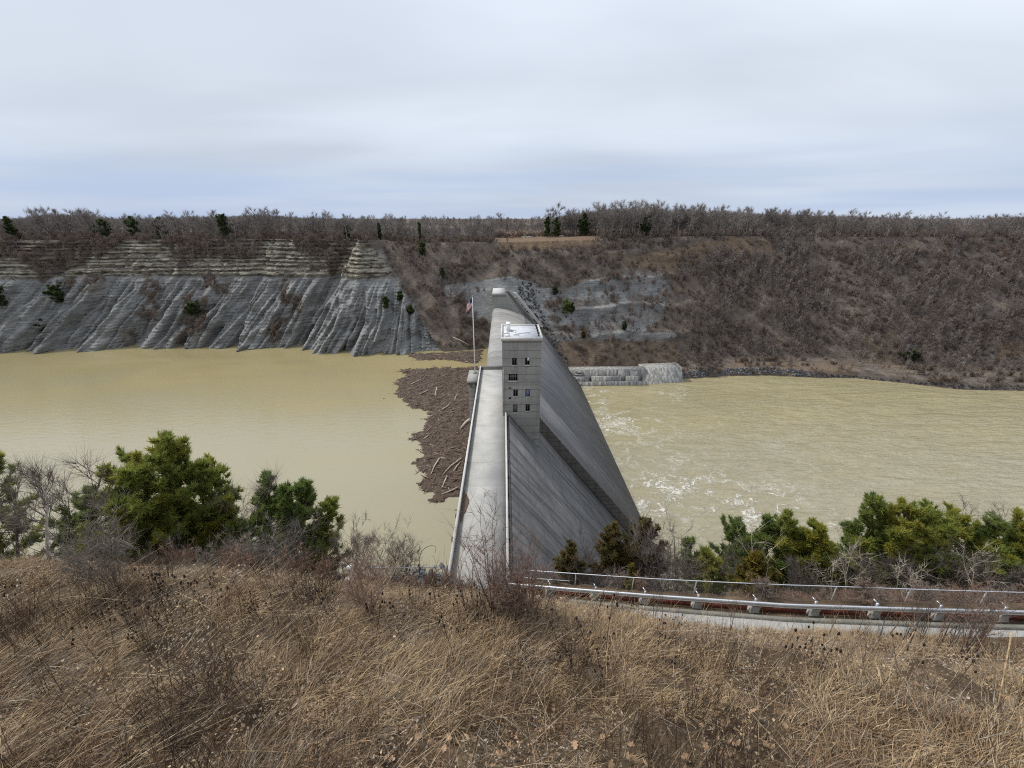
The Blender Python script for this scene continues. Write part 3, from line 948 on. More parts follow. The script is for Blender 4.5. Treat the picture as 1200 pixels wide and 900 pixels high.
# ------------------------------------------------------------------ tower on the dam
TY = 104.8
xl, xr = at_y(588.5, 420, TY)[0], at_y(633.5, 450, TY)[0]
ztop = at_y(610, 398, TY)[2]
TD = 14.0
def win_rect(cx, cy, wpx, hpx):
    a, b_ = at_y(cx - wpx / 2, cy - hpx / 2, TY), at_y(cx + wpx / 2, cy + hpx / 2, TY)
    return [a[0], b_[0], b_[2], a[2]]
wins = [('two', win_rect(602.8, 424, 5.6, 8.6)), ('fan', win_rect(618, 423.5, 5.2, 8.6)), ('four', win_rect(601.3, 442.3, 10.6, 8.2)),
        ('two', win_rect(604.2, 460.6, 5.4, 8.4)), ('blue', win_rect(618.3, 460.6, 5.6, 8.8)),
        ('grey', win_rect(603.8, 479, 5.2, 9.6)), ('two', win_rect(618.4, 478, 5.0, 8.4)),
        ('slot', win_rect(597.6, 455, 3.4, 1.8)), ('slot', win_rect(597.6, 467, 3.4, 2.6))]
tower = empty('control_tower', ((xl + xr) / 2, TY + TD / 2, 0), 'square concrete control tower with rows of dark windows standing on the dam deck edge', 'tower')
xs = sorted(set([xl, xr] + [v for _, q in wins for v in q[:2]]))
zs = sorted(set([-16.0, ztop] + [v for _, q in wins for v in q[2:]]))
mb = MB()
for i in range(len(xs) - 1):
    for j in range(len(zs) - 1):
        cx, cz = (xs[i] + xs[i + 1]) / 2, (zs[j] + zs[j + 1]) / 2
        if any(q[0] < cx < q[1] and q[2] < cz < q[3] for _, q in wins):
            continue
        mb.add([(xs[i], TY, zs[j]), (xs[i + 1], TY, zs[j]), (xs[i + 1], TY, zs[j + 1]), (xs[i], TY, zs[j + 1])], [(0, 1, 2, 3)])
for _, (a0, a1, b0, b1) in wins:
    dpt = 0.5
    y0, y1 = TY, TY + dpt
    mb.add([(a0, y0, b0), (a0, y1, b0), (a0, y1, b1), (a0, y0, b1)], [(0, 1, 2, 3)])
    mb.add([(a1, y0, b0), (a1, y0, b1), (a1, y1, b1), (a1, y1, b0)], [(0, 1, 2, 3)])
    mb.add([(a0, y0, b0), (a1, y0, b0), (a1, y1, b0), (a0, y1, b0)], [(0, 1, 2, 3)])
    mb.add([(a0, y0, b1), (a0, y1, b1), (a1, y1, b1), (a1, y0, b1)], [(0, 1, 2, 3)])
yb = TY + TD
mb.add([(xl, TY, -16), (xl, TY, ztop), (xl, yb, ztop), (xl, yb, -16)], [(0, 1, 2, 3)])
mb.add([(xr, TY, -16), (xr, yb, -16), (xr, yb, ztop), (xr, TY, ztop)], [(0, 1, 2, 3)])
mb.add([(xl, yb, -16), (xl, yb, ztop), (xr, yb, ztop), (xr, yb, -16)], [(0, 1, 2, 3)])
place(mb.build('tower_wall', M['tower'], None), tower)
rf_ = MB(); rf_.box(xl - .12, xr + .12, TY - .12, yb + .12, ztop, ztop + .25)
roof = place(rf_.build('roof', M['roof'], None), tower)
def sub(mb, name, mat, par, **k):
    o = mb.build(name, mat, None, **k)
    o.parent = par
    return o
zt = ztop + .25
mb = MB()
mb.box(xl - .3, xr + .3, TY - .3, TY + .15, ztop - .35, zt + .35); mb.box(xl - .3, xr + .3, yb - .15, yb + .3, ztop - .35, zt + .35)
mb.box(xl - .3, xl + .15, TY + .15, yb - .15, ztop - .35, zt + .35); mb.box(xr - .15, xr + .3, TY + .15, yb - .15, ztop - .35, zt + .35)
sub(mb, 'roof_coping', M['coping'], roof)
mb = MB(); mb.box(xl + 1.2, xl + 2.2, TY + 7.4, TY + 9.6, zt, zt + 2.0); mb.box(xl + 1.1, xl + 2.3, TY + 7.3, TY + 9.7, zt + 2.0, zt + 2.12)
sub(mb, 'ventilation_unit', M['white'], roof)
mb = MB(); mb.box(xl + .5, xl + 1.7, TY + 4.6, TY + 5.6, zt, zt + .45)
sub(mb, 'roof_hatch', M['white'], roof)
mb = MB(); mb.box(xl + .8, xl + 1.9, TY + 2.2, TY + 3.2, zt, zt + .35)
sub(mb, 'roof_hatch', M['white'], roof)
mb = MB(); mb.tube([(xl + 3.4, TY + 4.2, zt), (xl + 3.4, TY + 4.2, zt + .9)], .35, 10); mb.box(xl + 3.0, xl + 4.4, TY + 3.4, TY + 3.9, zt, zt + .5)
sub(mb, 'vent_pipe', M['white'], roof)
mb = MB(); mb.tube([(xl + 4.0, TY + 5.0, zt + .12), (xr - 2.6, TY + 5.6, zt + .12)], .09, 6)
sub(mb, 'conduit', M['dullsteel'], roof)
for dy in (2.2, 5.2, 7.6, 10.2, 12.8):
    mb = MB(); mb.box(xr - .75, xr - .45, TY + dy, TY + dy + .3, zt, zt + 1.1)
    sub(mb, 'roof_post', M['dark'], roof)
for kind, (a0, a1, b0, b1) in wins:
    mb = MB(); y = TY + .30
    fw = .09
    mb.box(a0, a0 + fw, y, y + .12, b0, b1); mb.box(a1 - fw, a1, y, y + .12, b0, b1)
    mb.box(a0 + fw, a1 - fw, y, y + .12, b0, b0 + fw); mb.box(a0 + fw, a1 - fw, y, y + .12, b1 - fw, b1)
    if kind in ('two', 'fan'):
        mb.box((a0 + a1) / 2 - .05, (a0 + a1) / 2 + .05, y, y + .11, b0 + fw, b1 - fw)
    if kind == 'four':
        for k in (1, 2, 3):
            xx = a0 + (a1 - a0) * k / 4
            mb.box(xx - .09, xx + .09, y, y + .11, b0 + fw, b1 - fw)
        zz = b0 + (b1 - b0) * .62
        mb.box(a0 + fw, a1 - fw, y + .01, y + .10, zz - .1, zz + .1)
    wnd = place(mb.build('window', M['greypanel'], None), tower)
    mb = MB(); mb.box(a0 + .01, a1 - .01, y + .13, y + .18, b0 + .01, b1 - .01)
    pane = sub(mb, 'pane', {'blue': M['blueglass'], 'grey': M['greypanel']}.get(kind, M['glass']), wnd)
    if kind != 'slot':
        mb = MB(); mb.box(a0 - .12, a1 + .12, TY - .14, TY + .28, b0 - .2, b0 - .004)
        sub(mb, 'sill', M['coping'], wnd)
    if kind == 'blue':
        tag(wnd, 'blue tinted window'); tag(pane, 'pale blue pane')
    if kind == 'grey':
        tag(wnd, 'window closed with a grey panel')
    if kind == 'fan':
        mb = MB(); mb.box(a0 + (a1 - a0) * .5, a1 - .1, TY - .05, y + .1, b1 - .75, b1 - .05)
        sub(mb, 'white_vent', M['white'], wnd)
# a drain stain box and conduit on the left of the front wall
mb = MB(); mb.tube([(xl + .35, TY - .1, 1.2), (xl + .35, TY - .1, 13.4)], .07, 6)
place(mb.build('conduit', M['dullsteel'], None), tower)

# ------------------------------------------------------------------ flagpole and flag
fb = at_y(556.5, 425, 139.0); ft = at_y(553.3, 348, 139.0)
fx0, fz0, fz1 = (fb[0] + ft[0]) / 2 , 0.0, ft[2]
pole = empty('flagpole', (fx0, 139, 0), 'tall thin white flagpole on the pier beside the dam deck', 'flagpole')
mb = MB(); mb.tube([(0, 0, 0), (0, 0, fz1 * .5), (0, 0, fz1)], [.22, .17, .10], 10)
mb.build('pole', M['white'], pole, smooth=True)
mb = MB(); mb.tube([(0, 0, fz1), (0, 0, fz1 + .18), (0, 0, fz1 + .36), (0, 0, fz1 + .42)], [.1, .22, .2, .05], 10)
mb.build('finial', M['dullsteel'], pole, smooth=True)
mb = MB(); mb.box(-.6, .6, -.6, .6, 0, .35)
mb.build('base', M['block'], pole)
# drooping flag: red and white stripes hanging in folds
nu, nv = 22, 27
V, mi = [], []
for j in range(nv):
    v = j / (nv - 1)
    for i in range(nu):
        u = i / (nu - 1)
        x = -1.75 * u - 0.25 * u * v
        zz = fz1 - .5 - 2.6 * v - 2.1 * u ** 1.3 + .12 * math.sin(9 * u)
        yy = .38 * math.sin(7.5 * u + 2 * v) * u ** .6
        V.append((fx0 - .14 + x, 139 + yy, zz))
F = grid_faces(nv, nu)
for j in range(nv - 1):
    for i in range(nu - 1):
        stripe = int(j / (nv - 1) * 13) % 2
        mi.append(2 if (i < nu * .38 and j < nv * .5) else (0 if stripe == 0 else 1))
fl = mesh_np('flag', V, F, [M['red'], M['whitecloth'], M['bluecloth']], smooth=True, midx=mi)
sol = fl.modifiers.new('thickness', 'SOLIDIFY'); sol.thickness = .02
tag(fl, 'limp red and white striped flag with blue canton hanging near the top of the flagpole', 'flag')

# ------------------------------------------------------------------ stilling basin wall across the river, riprap
bw = empty('basin_wall', (80, 283, ZD), 'stained concrete wall with ledges along the far river bank below the dam', 'wall')
mb = MB()
x = 46.0
k_ = 0
mb.box(46, 102, 286.2, 294, -66, -51.4)
for x in (47.5, 56, 64, 72.5, 81, 90):
    mb.box(x, x + [5.5, 3.2, 6.4, 4.0, 6.8, 7.5][k_], 285.7, 286.3, -66, -51.9 - .5 * (k_ % 2))
    k_ += 1
place(mb.build('back_wall', M['basin'], None), bw)
mb = MB()
for x0, x1 in ((50, 60), (62, 83), (86.5, 96)):
    mb.box(x0, x1, 282.6, 285.7, -66, -55.2)
place(mb.build('ledge', M['basin'], None), bw)
mb = MB(); mb.box(46, 101, 280.6, 282.7, -66, -58.4)
place(mb.build('lower_ledge', M['basin'], None), bw)
mb = MB()
for q in np.arange(0, 6):
    mb.box(44 + q * 1.5, 52 + q * .8, 281.4 + q * .5, 290, -60.5 + q * 1.5, -59.6 + q * 1.5)
place(mb.build('step', M['block'], None), bw)
# sloping pale slab at its downstream end
sl = empty('sloping_slab', (115, 285, ZD), 'pale sloping concrete slab at the downstream end of the river wall', 'concrete slab')
xa, xb_ = at_y(752, 445, 283)[0], at_y(803, 440, 283)[0]
V = [(xa, 280.4, -66), (xb_ + .8, 283.5, -66), (xb_ - .3, 290, -50.6), (xa + 2, 287.5, -51.6), (xa, 300, -66), (xb_ + .8, 300, -66), (xb_ - .3, 300, -50.6), (xa + 2, 300, -51.6)]
mb = MB(); mb.add(V, [(0, 1, 2, 3), (3, 2, 6, 7), (0, 3, 7, 4), (1, 5, 6, 2), (4, 7, 6, 5)])
o = place(mb.build('slab', M['basin'], None), sl)

# ------------------------------------------------------------------ plant generators
def _unit(v):
    return v / (np.linalg.norm(v, axis=-1, keepdims=True) + 1e-9)


def ribbons(mb, P, D, L, Wd, rng, bend=0.25, seg=1):
    """thin tapering twigs / blades: n strips from points P along D"""
    n = len(P)
    if n == 0:
        return
    side = _unit(np.cross(D, rng.normal(size=(n, 3))))
    bd = rng.normal(size=(n, 3)) * bend
    L = np.broadcast_to(L, (n,))[:, None]
    Wd = np.broadcast_to(Wd, (n,))[:, None]
    if seg == 1:
        tip = P + D * L + bd * L * .4
        V = np.stack([P - side * Wd, P + side * Wd, tip], 1).reshape(-1, 3)
        mb.add(V, np.arange(3 * n).reshape(-1, 3))
    else:
        mid = P + D * L * .55
        tip = mid + _unit(D + bd) * L * .5
        V = np.stack([P - side * Wd, P + side * Wd, mid + side * Wd * .75, mid - side * Wd * .75, tip], 1).reshape(-1, 3)
        i = np.arange(n)[:, None] * 5
        mb.add(V, np.concatenate([i, i + 1, i + 2, i + 3], 1))
        base = mb.n - 5 * n
        mb.f3.append(np.concatenate([i + 3, i + 2, i + 4], 1) + base)


def bare_plant(seed, h, limbs=8, subs=5, twigs=8, spread=.5, r0=None, stems=1, up=.35, tw=.03, first=.3, k=4, seg=1, twl=.16, lean=(0, 0)):
    """leafless tree or shrub. returns (trunk builder, branch builder)"""
    rng = np.random.default_rng(seed)
    tr, br = MB(), MB()
    r0 = r0 or h * .014
    for s_ in range(stems):
        az = rng.uniform(0, 2 * np.pi)
        out = spread * (.35 if stems > 1 else .06) * rng.uniform(.5, 1.3)
        hh = h * (1 if s_ == 0 else rng.uniform(.6, 1.0))
        q = np.linspace(0, 1, 6)
        pts = np.zeros((6, 3))
        wob = np.cumsum(rng.normal(size=(6, 2)) * .018 * hh, 0)
        pts[:, 0] = np.cos(az) * out * hh * q + wob[:, 0] * q + lean[0] * q * hh
        pts[:, 1] = np.sin(az) * out * hh * q + wob[:, 1] * q + lean[1] * q * hh
        pts[:, 2] = hh * q * .93
        rad = r0 * (1 - .88 * q) / math.sqrt(stems)
        tr.tube(pts, rad, max(k, 4) if stems == 1 else k)
        P_t, D_t, S_t = [], [], []
        for i in range(limbs):
            f = first + (1 - first) * ((i + rng.uniform(.1, .9)) / limbs)
            j = min(int(f * 5), 4)
            p = pts[j] + (pts[j + 1] - pts[j]) * (f * 5 - j)
            a = rng.uniform(0, 2 * np.pi)
            ln = hh * spread * rng.uniform(.55, 1.0) * (1.05 - .62 * abs(f - .45) / .55)
            d = _unit(np.array([math.cos(a), math.sin(a), up + rng.uniform(-.1, .35) + .6 * f]))
            mid = p + d * ln * .5
            d2 = _unit(d + np.array([0, 0, .28]) + rng.normal(size=3) * .16)
            end = mid + d2 * ln * .55
            br.tube([p, mid, end], [r0 * .42 * (1 - .6 * f) / math.sqrt(stems), r0 * .26 * (1 - .5 * f) / math.sqrt(stems), r0 * .06], 3, cap=False)
            for m_ in range(subs):
                g = rng.uniform(.25, 1)
                pp = p + (mid - p) * (g * 2) if g < .5 else mid + (end - mid) * (g * 2 - 1)
                dd = _unit((d if g < .5 else d2) + rng.normal(size=3) * .55 + np.array([0, 0, .2]))
                sl_ = ln * rng.uniform(.25, .5)
                br.tube([pp, pp + dd * sl_], [max(r0 * .13, tw * .8), tw * .35], 3, cap=False)
                gg = rng.uniform(.15, 1, twigs)[:, None]
                P_t.append(pp + dd * sl_ * gg)
                D_t.append(_unit(dd + rng.normal(size=(twigs, 3)) * .6 + np.array([0, 0, .15])))
                S_t.append(np.full(twigs, h * twl) * rng.uniform(.5, 1.2, twigs))
        if P_t:
            ribbons(br, np.concatenate(P_t), np.concatenate(D_t), np.concatenate(S_t), tw * .5, rng, .3, seg)
    return tr, br


def bare_single(seed, name, mat, **kw):
    tr, br = bare_plant(seed, **kw)
    mb = MB()
    for q in (tr, br):
        off = mb.n
        mb.v += q.v
        mb.f3 += [f + off for f in q.f3]
        mb.f4 += [f + off for f in q.f4]
        mb.n += q.n
    return mb.build(name, mat, link=False)


def evergreen(seed, h, width, needle_mat, bark_mat, kind='pine', nl=.34, nw=.045, dens=1.0, lean=(0, 0), first=.08, top=.85):
    """pine with whorled upswept limbs carrying needle tufts; cedar is denser and narrower"""
    rng = np.random.default_rng(seed)
    tr, cr = MB(), MB()
    q = np.linspace(0, 1, 7)
    pts = np.stack([lean[0] * h * q + np.cumsum(rng.normal(size=7)) * .006 * h, lean[1] * h * q + np.cumsum(rng.normal(size=7)) * .006 * h, h * q * .97], 1)
    tr.tube(pts, h * .014 * (1 - .9 * q) + .015, 6)
    Pc, Dc = [], []
    nb = int((72 if kind == 'pine' else 85) * dens * (.6 + h / 22))
    for i in range(nb):
        f = first + (1 - first) * (i + rng.uniform()) / nb
        if kind == 'pine':
            f = np.clip(np.round(f * 16) / 16 + rng.normal() * .012, first, .99)   # whorls
        j = min(int(f * 6), 5)
        p = pts[j] + (pts[j + 1] - pts[j]) * (f * 6 - j)
        a = rng.uniform(0, 2 * np.pi)
        if kind == 'pine':
            shape = min(1.0, (1 - f) * 2.0 + .10) ** .75 * (.86 + .22 * math.sin(f * 13 + seed)) * sstep(-.35, .22, f) * (.80 + .20 * math.sin(a * 2 + seed * 1.7 + f * 5))
            ln = max(width * .50 * shape * rng.uniform(.5, 1.2), h * .05)
            el = .12 + .70 * f ** 1.5 + rng.uniform(-.12, .25)
        else:
            shape = min(1.0, (1 - f) * 1.5 + .05) ** .9 * sstep(-.15, .15, f) * (.8 + .2 * math.sin(a * 3 + seed + f * 9))
            ln = max(width * .50 * shape * rng.uniform(.5, 1.2), h * .04)
            el = .15 + .6 * f + rng.uniform(-.2, .3)
        d = _unit(np.array([math.cos(a), math.sin(a), el]))
        d2 = _unit(d + np.array([0, 0, .30]) + rng.normal(size=3) * .12)
        mid, end = p + d * ln * .55, p + d * ln * .55 + d2 * ln * .5
        tr.tube([p, mid, end], [h * .0042 * (1 - f * .6) + .008, h * .0026 * (1 - f * .5) + .006, .005], 3, cap=False)
        ns = int((5 + ln * 3.6) * (1 if kind == 'pine' else 1.2))
        for m_ in range(ns):
            g = rng.uniform(.42 if kind == 'pine' else .2, 1.02)
            pp = p + (mid - p) * (g / .55) if g < .55 else mid + (end - mid) * ((g - .55) / .45)
            dd = _unit((d if g < .55 else d2) + rng.normal(size=3) * np.array([.75, .75, .4]))
            sl_ = rng.uniform(.10, .34) * (ln * .5 + .3)
            nt = 2 + int(sl_ * 3.4)
            tt_ = rng.uniform(.25, 1.05, nt)[:, None]
            Pc.append(pp + dd * sl_ * tt_)
            Dc.append(np.repeat(dd[None], nt, 0))
    P, D = np.concatenate(Pc), np.concatenate(Dc)
    n = 9 if kind == 'pine' else 9
    P = np.repeat(P, n, 0)
    D = np.repeat(D, n, 0)
    up = np.array([0, 0, .55])
    D = _unit(D * .8 + up + rng.normal(size=P.shape) * (.6 if kind == 'pine' else .7))
    ribbons(cr, P + rng.normal(size=P.shape) * .05, D, nl * rng.uniform(.6, 1.25, len(P)), nw, rng, .15)
    return tr, cr


# ------------------------------------------------------------------ woods and scrub on the far side
far_w = [bare_single(300 + i, 'w', M['woodfar'], h=hh, limbs=7, subs=5, twigs=7, spread=sp_, tw=.085, first=.30, k=4, up=.45, twl=.16, r0=.20)
         for i, (hh, sp_) in enumerate([(9.5, .36), (11.5, .30), (8, .42), (7, .45), (12, .27), (10, .33)])]
scrub_p = [bare_single(330 + i, 's', M['scrub'], h=hh, limbs=6, subs=4, twigs=8, spread=.65, tw=.05, first=.08, k=3, stems=4, up=.5, twl=.26)
           for i, hh in enumerate([2.6, 3.4, 2.0, 4.2])]
rim_p = [bare_single(350 + i, 'r', M['rim'], h=14, limbs=lm, subs=6, twigs=8, spread=sp_, tw=.085, first=fi, k=4, up=.55, twl=.13)
         for i, (lm, sp_, fi) in enumerate([(9, .42, .34), (10, .34, .3), (8, .50, .38), (9, .30, .42), (11, .40, .28), (8, .38, .45)])]


def cells(rows):
    """per-vertex ground area on the far grid"""
    dX = np.gradient(FX, axis=1)
    a, b_ = np.gradient(FY, axis=0), np.gradient(FZ, axis=0)
    return np.abs(dX) * np.hypot(a, b_)


area = cells(None)
vis = (fpx > -140) & (fpx < 1340) & (fpy < 475) & (FZ > -60.5)
underwater = (FX < -8) & (FZ < ZR + .5)
# keep clear: the dam itself and the rock faces around its end
damz = (FX > -12) & (FX < 0.8 * (0 - FZ) + 16) & (FZ < 4) & (FX < 66)
ok = vis & ~underwater & ~damz
onslope = np.zeros(FX.shape, bool); onslope[:NZ] = True


def pick(dens, seed, jit=.8):
    rng = np.random.default_rng(seed)
    cnt = rng.poisson(np.maximum(area * dens * ok, 0))
    ii = np.repeat(np.arange(FX.size), cnt.ravel())
    P = FV[ii] + np.stack([rng.uniform(-jit, jit, len(ii)), rng.uniform(-.1, .3, len(ii)), np.zeros(len(ii))], 1)
    P[:, 2] -= .25
    return P, ii, rng


wood_d = np.zeros(FX.shape)
wn_ = fbm(FX / 22, FZ / 14, 140, 3)
wood_d += .075 * sstep(770, 850, qx) * onslope * sstep(-58, -50, FZ) * (0.22 + 1.45 * sstep(.40, .60, wn_))
wood_d += .05 * in_poly(qx, qy, [(560, 292), (760, 290), (770, 312), (600, 326), (520, 300)]) * sstep(.45, .6, wn_)
wood_d += .05 * in_poly(qx, qy, [(430, 276), (560, 280), (548, 400), (520, 408), (470, 330)]) * onslope * sstep(.46, .58, wn_)
wood_d += .075 * veg_top * onslope * sstep(.3, .5, wn_)
wood_d += .012 * in_poly(qx, qy, [(610, 340), (780, 320), (785, 430), (660, 430)])
wood_d *= (1 - .95 * sstep(.3, .8, grass))
P, ii, rng = pick(wood_d, 5)
hs = rng.uniform(.55, 1.15, len(P)) * np.where(fpx.ravel()[ii] < 600, .72, 1.0)
scatter('hillside_wood', far_w, P, rng.uniform(0, 6.28, len(P)), hs, rng.integers(0, len(far_w), len(P)), tilt=rng.normal(size=(len(P), 2)) * .07,
        label='leafless grey brown wood covering the far valley side', cat='wood')
print('wood', len(P))

sc_d = np.zeros(FX.shape)
sn = fbm(FX / 9, FZ / 7, 150, 3)
sc_d += .16 * onslope * (1 - cliffw) * sstep(.36, .60, sn) * (1 - .75 * sstep(.5, .9, rock)) * (1 - .55 * sstep(.3, .8, grass)) * (1 - .9 * in_poly(fpx, fpy, [(583, 270), (700, 270), (702, 290), (583, 292)]))
sc_d += .20 * cliffw * onslope * (1 - sstep(.15, .6, rock)) * sstep(.3, .5, sn)
sc_d += .03 * cliffw * onslope * strata * sstep(.45, .6, sn)
P, ii, rng = pick(sc_d, 6)
scatter('slope_scrub', scrub_p, P, rng.uniform(0, 6.28, len(P)), rng.uniform(.5, 1.25, len(P)), rng.integers(0, len(scrub_p), len(P)), tilt=rng.normal(size=(len(P), 2)) * .15,
        label='red brown leafless scrub on the far valley side', cat='scrub')
print('scrub', len(P))

def ground_at(x, y):
    j = np.clip(np.searchsorted(fx, x), 1, len(fx) - 1)
    return float(np.interp(y, FY[:, j], FZ[:, j]))


# plateau wood behind the rim
rimtop = np.interp(fpx, [0, 60, 100, 150, 200, 260, 310, 350, 400, 450, 480, 500, 530, 570, 585, 620, 660, 700, 750, 800, 860, 900, 940, 1000, 1060, 1120, 1200],
                   [255, 249, 249, 256, 251, 251, 249, 252, 253, 255, 263, 262, 264, 258, 256, 261, 252, 246, 243, 246, 247, 250, 251, 251, 253, 255, 252])
rimtop = rimtop - 1.8 * sstep(630, 670, fpx) * sstep(1010, 930, fpx)
pl_d = np.zeros(FX.shape)
pl_d[NZ:] = .030
pl_d[NZ + 7:] = .010
pl_d *= np.where((fpx > 578) & (fpx < 703) & (FY < 436), 0, np.where((fpx > 578) & (fpx < 703) & (FY < 500), 1.5, 1))
P, ii, rng = pick(pl_d, 7)
P[:, 0] += rng.uniform(-3, 3, len(P)); P[:, 1] += rng.uniform(-2, 20, len(P)) * (P[:, 1] > 436)
dep = (P - CAM) @ _F
el_ = np.tan(np.arctan((450 - rimtop.ravel()[ii] - 3) / FPX) - PITCH)
zt_ = 50 + el_ * P[:, 1]
hs = np.clip((zt_ - P[:, 2]) * rng.uniform(.55, .98, len(P)) / 14, .35, 2.2)
scatter('plateau_wood', rim_p, P, rng.uniform(0, 6.28, len(P)), hs, rng.integers(0, len(rim_p), len(P)), tilt=rng.normal(size=(len(P), 2)) * .04,
        label='bare winter wood on the plateau behind the rim', cat='wood')
print('plateau', len(P))

rng = np.random.default_rng(78)
n = 3600
P = np.stack([rng.uniform(-1500, 1500, n), 470 + 1100 * rng.uniform(0, 1, n) ** 1.6, np.full(n, 31.0)], 1)
P = P[(np.abs(P[:, 0]) < P[:, 1] * 1.5) & ~((P[:, 0] > -12) & (P[:, 0] < 105) & (P[:, 1] < 480))]
P[:, 2] += np.where(P[:, 1] < 700, 3, 0)
scatter('distant_wood', rim_p, P, rng.uniform(0, 6.28, len(P)), rng.uniform(.7, 1.25, len(P)), rng.integers(0, len(rim_p), len(P)),
        label='far bare wood on the level land at the horizon', cat='wood')

# low understorey along the rim
us = np.zeros(FX.shape)
us[NZ:NZ + 6] = .12
us *= ~fieldp
P, ii, rng = pick(us * np.where((fpx > 578) & (fpx < 703), .1, 1), 8)
nb_ = 260                                                # brush closing the back of the hilltop field
Q = np.stack([rng.uniform(-12, 104, nb_), rng.uniform(434, 446, nb_), np.zeros(nb_)], 1)
Q[:, 2] = [ground_at(q[0], q[1]) for q in Q]
P = np.concatenate([P, Q])
scatter('rim_scrub', scrub_p, P, rng.uniform(0, 6.28, len(P)), rng.uniform(.6, 1.4, len(P)), rng.integers(0, len(scrub_p), len(P)),
        label='brown brush under the trees along the rim', cat='scrub')

# the trees one can tell apart on the skyline
rng = np.random.default_rng(77)
def ground_far(x, y):
    j = np.clip(np.searchsorted(fx, x), 1, len(fx) - 1)
    return float(np.interp(y, FY[:, j], FZ[:, j]))
proto_sky = []
for i in range(9):
    hh = 14
    lm, sp_, fi, up_ = [(11, .46, .32, .45), (10, .36, .34, .65), (12, .52, .30, .4), (9, .30, .45, .75), (11, .42, .36, .6), (10, .34, .30, .7), (12, .48, .26, .5), (9, .38, .5, .6), (10, .28, .4, .9)][i]
    proto_sky.append(bare_single(400 + i, 'skyline_tree', M['rim'], h=hh, limbs=lm, subs=7, twigs=9, spread=sp_, tw=.075, first=fi, k=5, up=up_, twl=.12))
n_sky = 0
px_list = list(rng.uniform(4, 1198, 200)) + list(rng.uniform(640, 960, 60))
for px in px_list:
    if 478 < px < 545 and rng.uniform() < .7:
        continue
    if 585 < px < 640 and rng.uniform() < .5:
        continue
    base_y = float(np.interp(px, fpx[NZ], FY[NZ])) + rng.uniform(1, 38)
    if 570 < px < 706:
        base_y = max(base_y, 438 + rng.uniform(0, 30))
    top = float(np.interp(px, fpx[NZ], rimtop[NZ])) + rng.choice([-3, -1, 0, 1, 3, 6, 10], p=[.08, .2, .2, .2, .14, .1, .08])
    p = at_y(px, top, base_y)
    gz = ground_far(p[0], base_y)
    src = proto_sky[rng.integers(0, 9)]
    o = src if src.users_collection == () and not src.get('used') else src.copy()
    src['used'] = 1
    if 'used' in o.keys() and o is not src:
        del o['used']
    COL.objects.link(o)
    sc_ = max((p[2] - gz) / 13.4, .4)
    o.location = (p[0], base_y, gz - .2)
    o.rotation_euler = (0, 0, rng.uniform(0, 6.28))
    o.scale = (sc_ * rng.uniform(.85, 1.1),) * 2 + (sc_,)
    tag(o, 'bare grey tree in the skyline wood along the far rim', 'tree', 'bare skyline trees on the far rim')
    n_sky += 1
for s_ in proto_sky:
    if 'used' in s_.keys():
        del s_['used']
# big spreading trees singled out against the sky
for px, top, lab, i in ((655, 241.5, 'broad dome shaped bare tree standing tall right of the skyline pines', 0), (746, 239, 'tallest rounded bare tree of the skyline', 2),
                        (581, 252.5, 'solitary rounded bare tree behind the left end of the hilltop field', 2), (505, 258, 'small open bare tree standing alone in the gap of the skyline', 6),
                        (309, 246.5, 'broad bare crown rising over the cliff top', 0), (645, 247.5, 'slim bare tree beside the skyline pines', 7), (702, 241.5, 'wide forked bare tree left of the tallest skyline tree', 6)):
    y_ = float(np.interp(px, fpx[NZ], FY[NZ])) + (60 if px in (581, 655, 645) else 14)
    p = at_y(px, top, y_)
    gz = ground_far(p[0], y_)
    o = proto_sky[i].copy()
    COL.objects.link(o)
    o.location = (p[0], y_, gz - .2)
    o.rotation_euler = (0, 0, px)
    sc_ = (p[2] - gz) / 13.4
    o.scale = (sc_ * 1.15, sc_ * 1.15, sc_)
    tag(o, lab, 'tree')

# evergreens of the far side
def far_evergreen(px, ytop, ybase, wpx, lab, Y=None, mat='farpine', seed=0):
    if Y is None:
        # stand it where the line of sight through its base meets the slope
        k = np.argmin((fpx - px) ** 2 + (fpy - ybase) ** 2 + 1e6 * ~vis)
        b0 = FV[k]
    else:
        x = at_y(px, ybase, Y)[0]
        b0 = np.array([x, Y, ground_far(x, Y)])
    zc = (b0 - CAM) @ _F
    t_ = at_y(px, ytop, b0[1])
    h = max(t_[2] - b0[2], 1.5)
    tr, cr = evergreen(seed, h, wpx * zc / FPX, M[mat], M['pinebark'], nl=1.1, nw=.26, dens=.6)
    e = empty('evergreen_tree', b0 - np.array([0, 0, .2]), lab, 'tree')
    tr.build('trunk', M['pinebark'], e); cr.build('crown', M[mat], e)


rimY = lambda px: float(np.interp(px, fpx[NZ], FY[NZ]))
for i, (px, yt, yb_, wd, lab) in enumerate([
        (15, 254, 275, 14, 'dark evergreen at the far left end of the skyline'), (124, 257, 276, 20, 'dark rounded pine in the rim wood left of centre cliff'),
        (160, 254, 276, 18, 'blue green pine with flat top on the left rim'), (190, 255, 276, 18, 'pair partner pine with ragged crown on the left rim'),
        (268, 252, 282, 26, 'dense dark pine above the middle of the cliff'), (408, 259, 277, 11, 'bright green pine on the rim above the great gully'),
        (445, 262, 277, 5, 'thin pale green spruce above the low stone wall'), (491, 261, 272, 4, 'tiny pointed dark spruce in the skyline gap'),
        (641, 254, 278, 10, 'dark pine at the left of the skyline pine pair'), (652, 255, 278, 12, 'dark pine at the right of the skyline pine pair'),
        (684, 250, 276, 16, 'dark pine behind the right end of the hilltop field'), (756, 252, 268, 14, 'faint dark pine under the tallest skyline tree')]):
    far_evergreen(px, yt, yb_, wd, lab, Y=rimY(px) + (46 if 600 < px < 700 else 6), seed=500 + i)
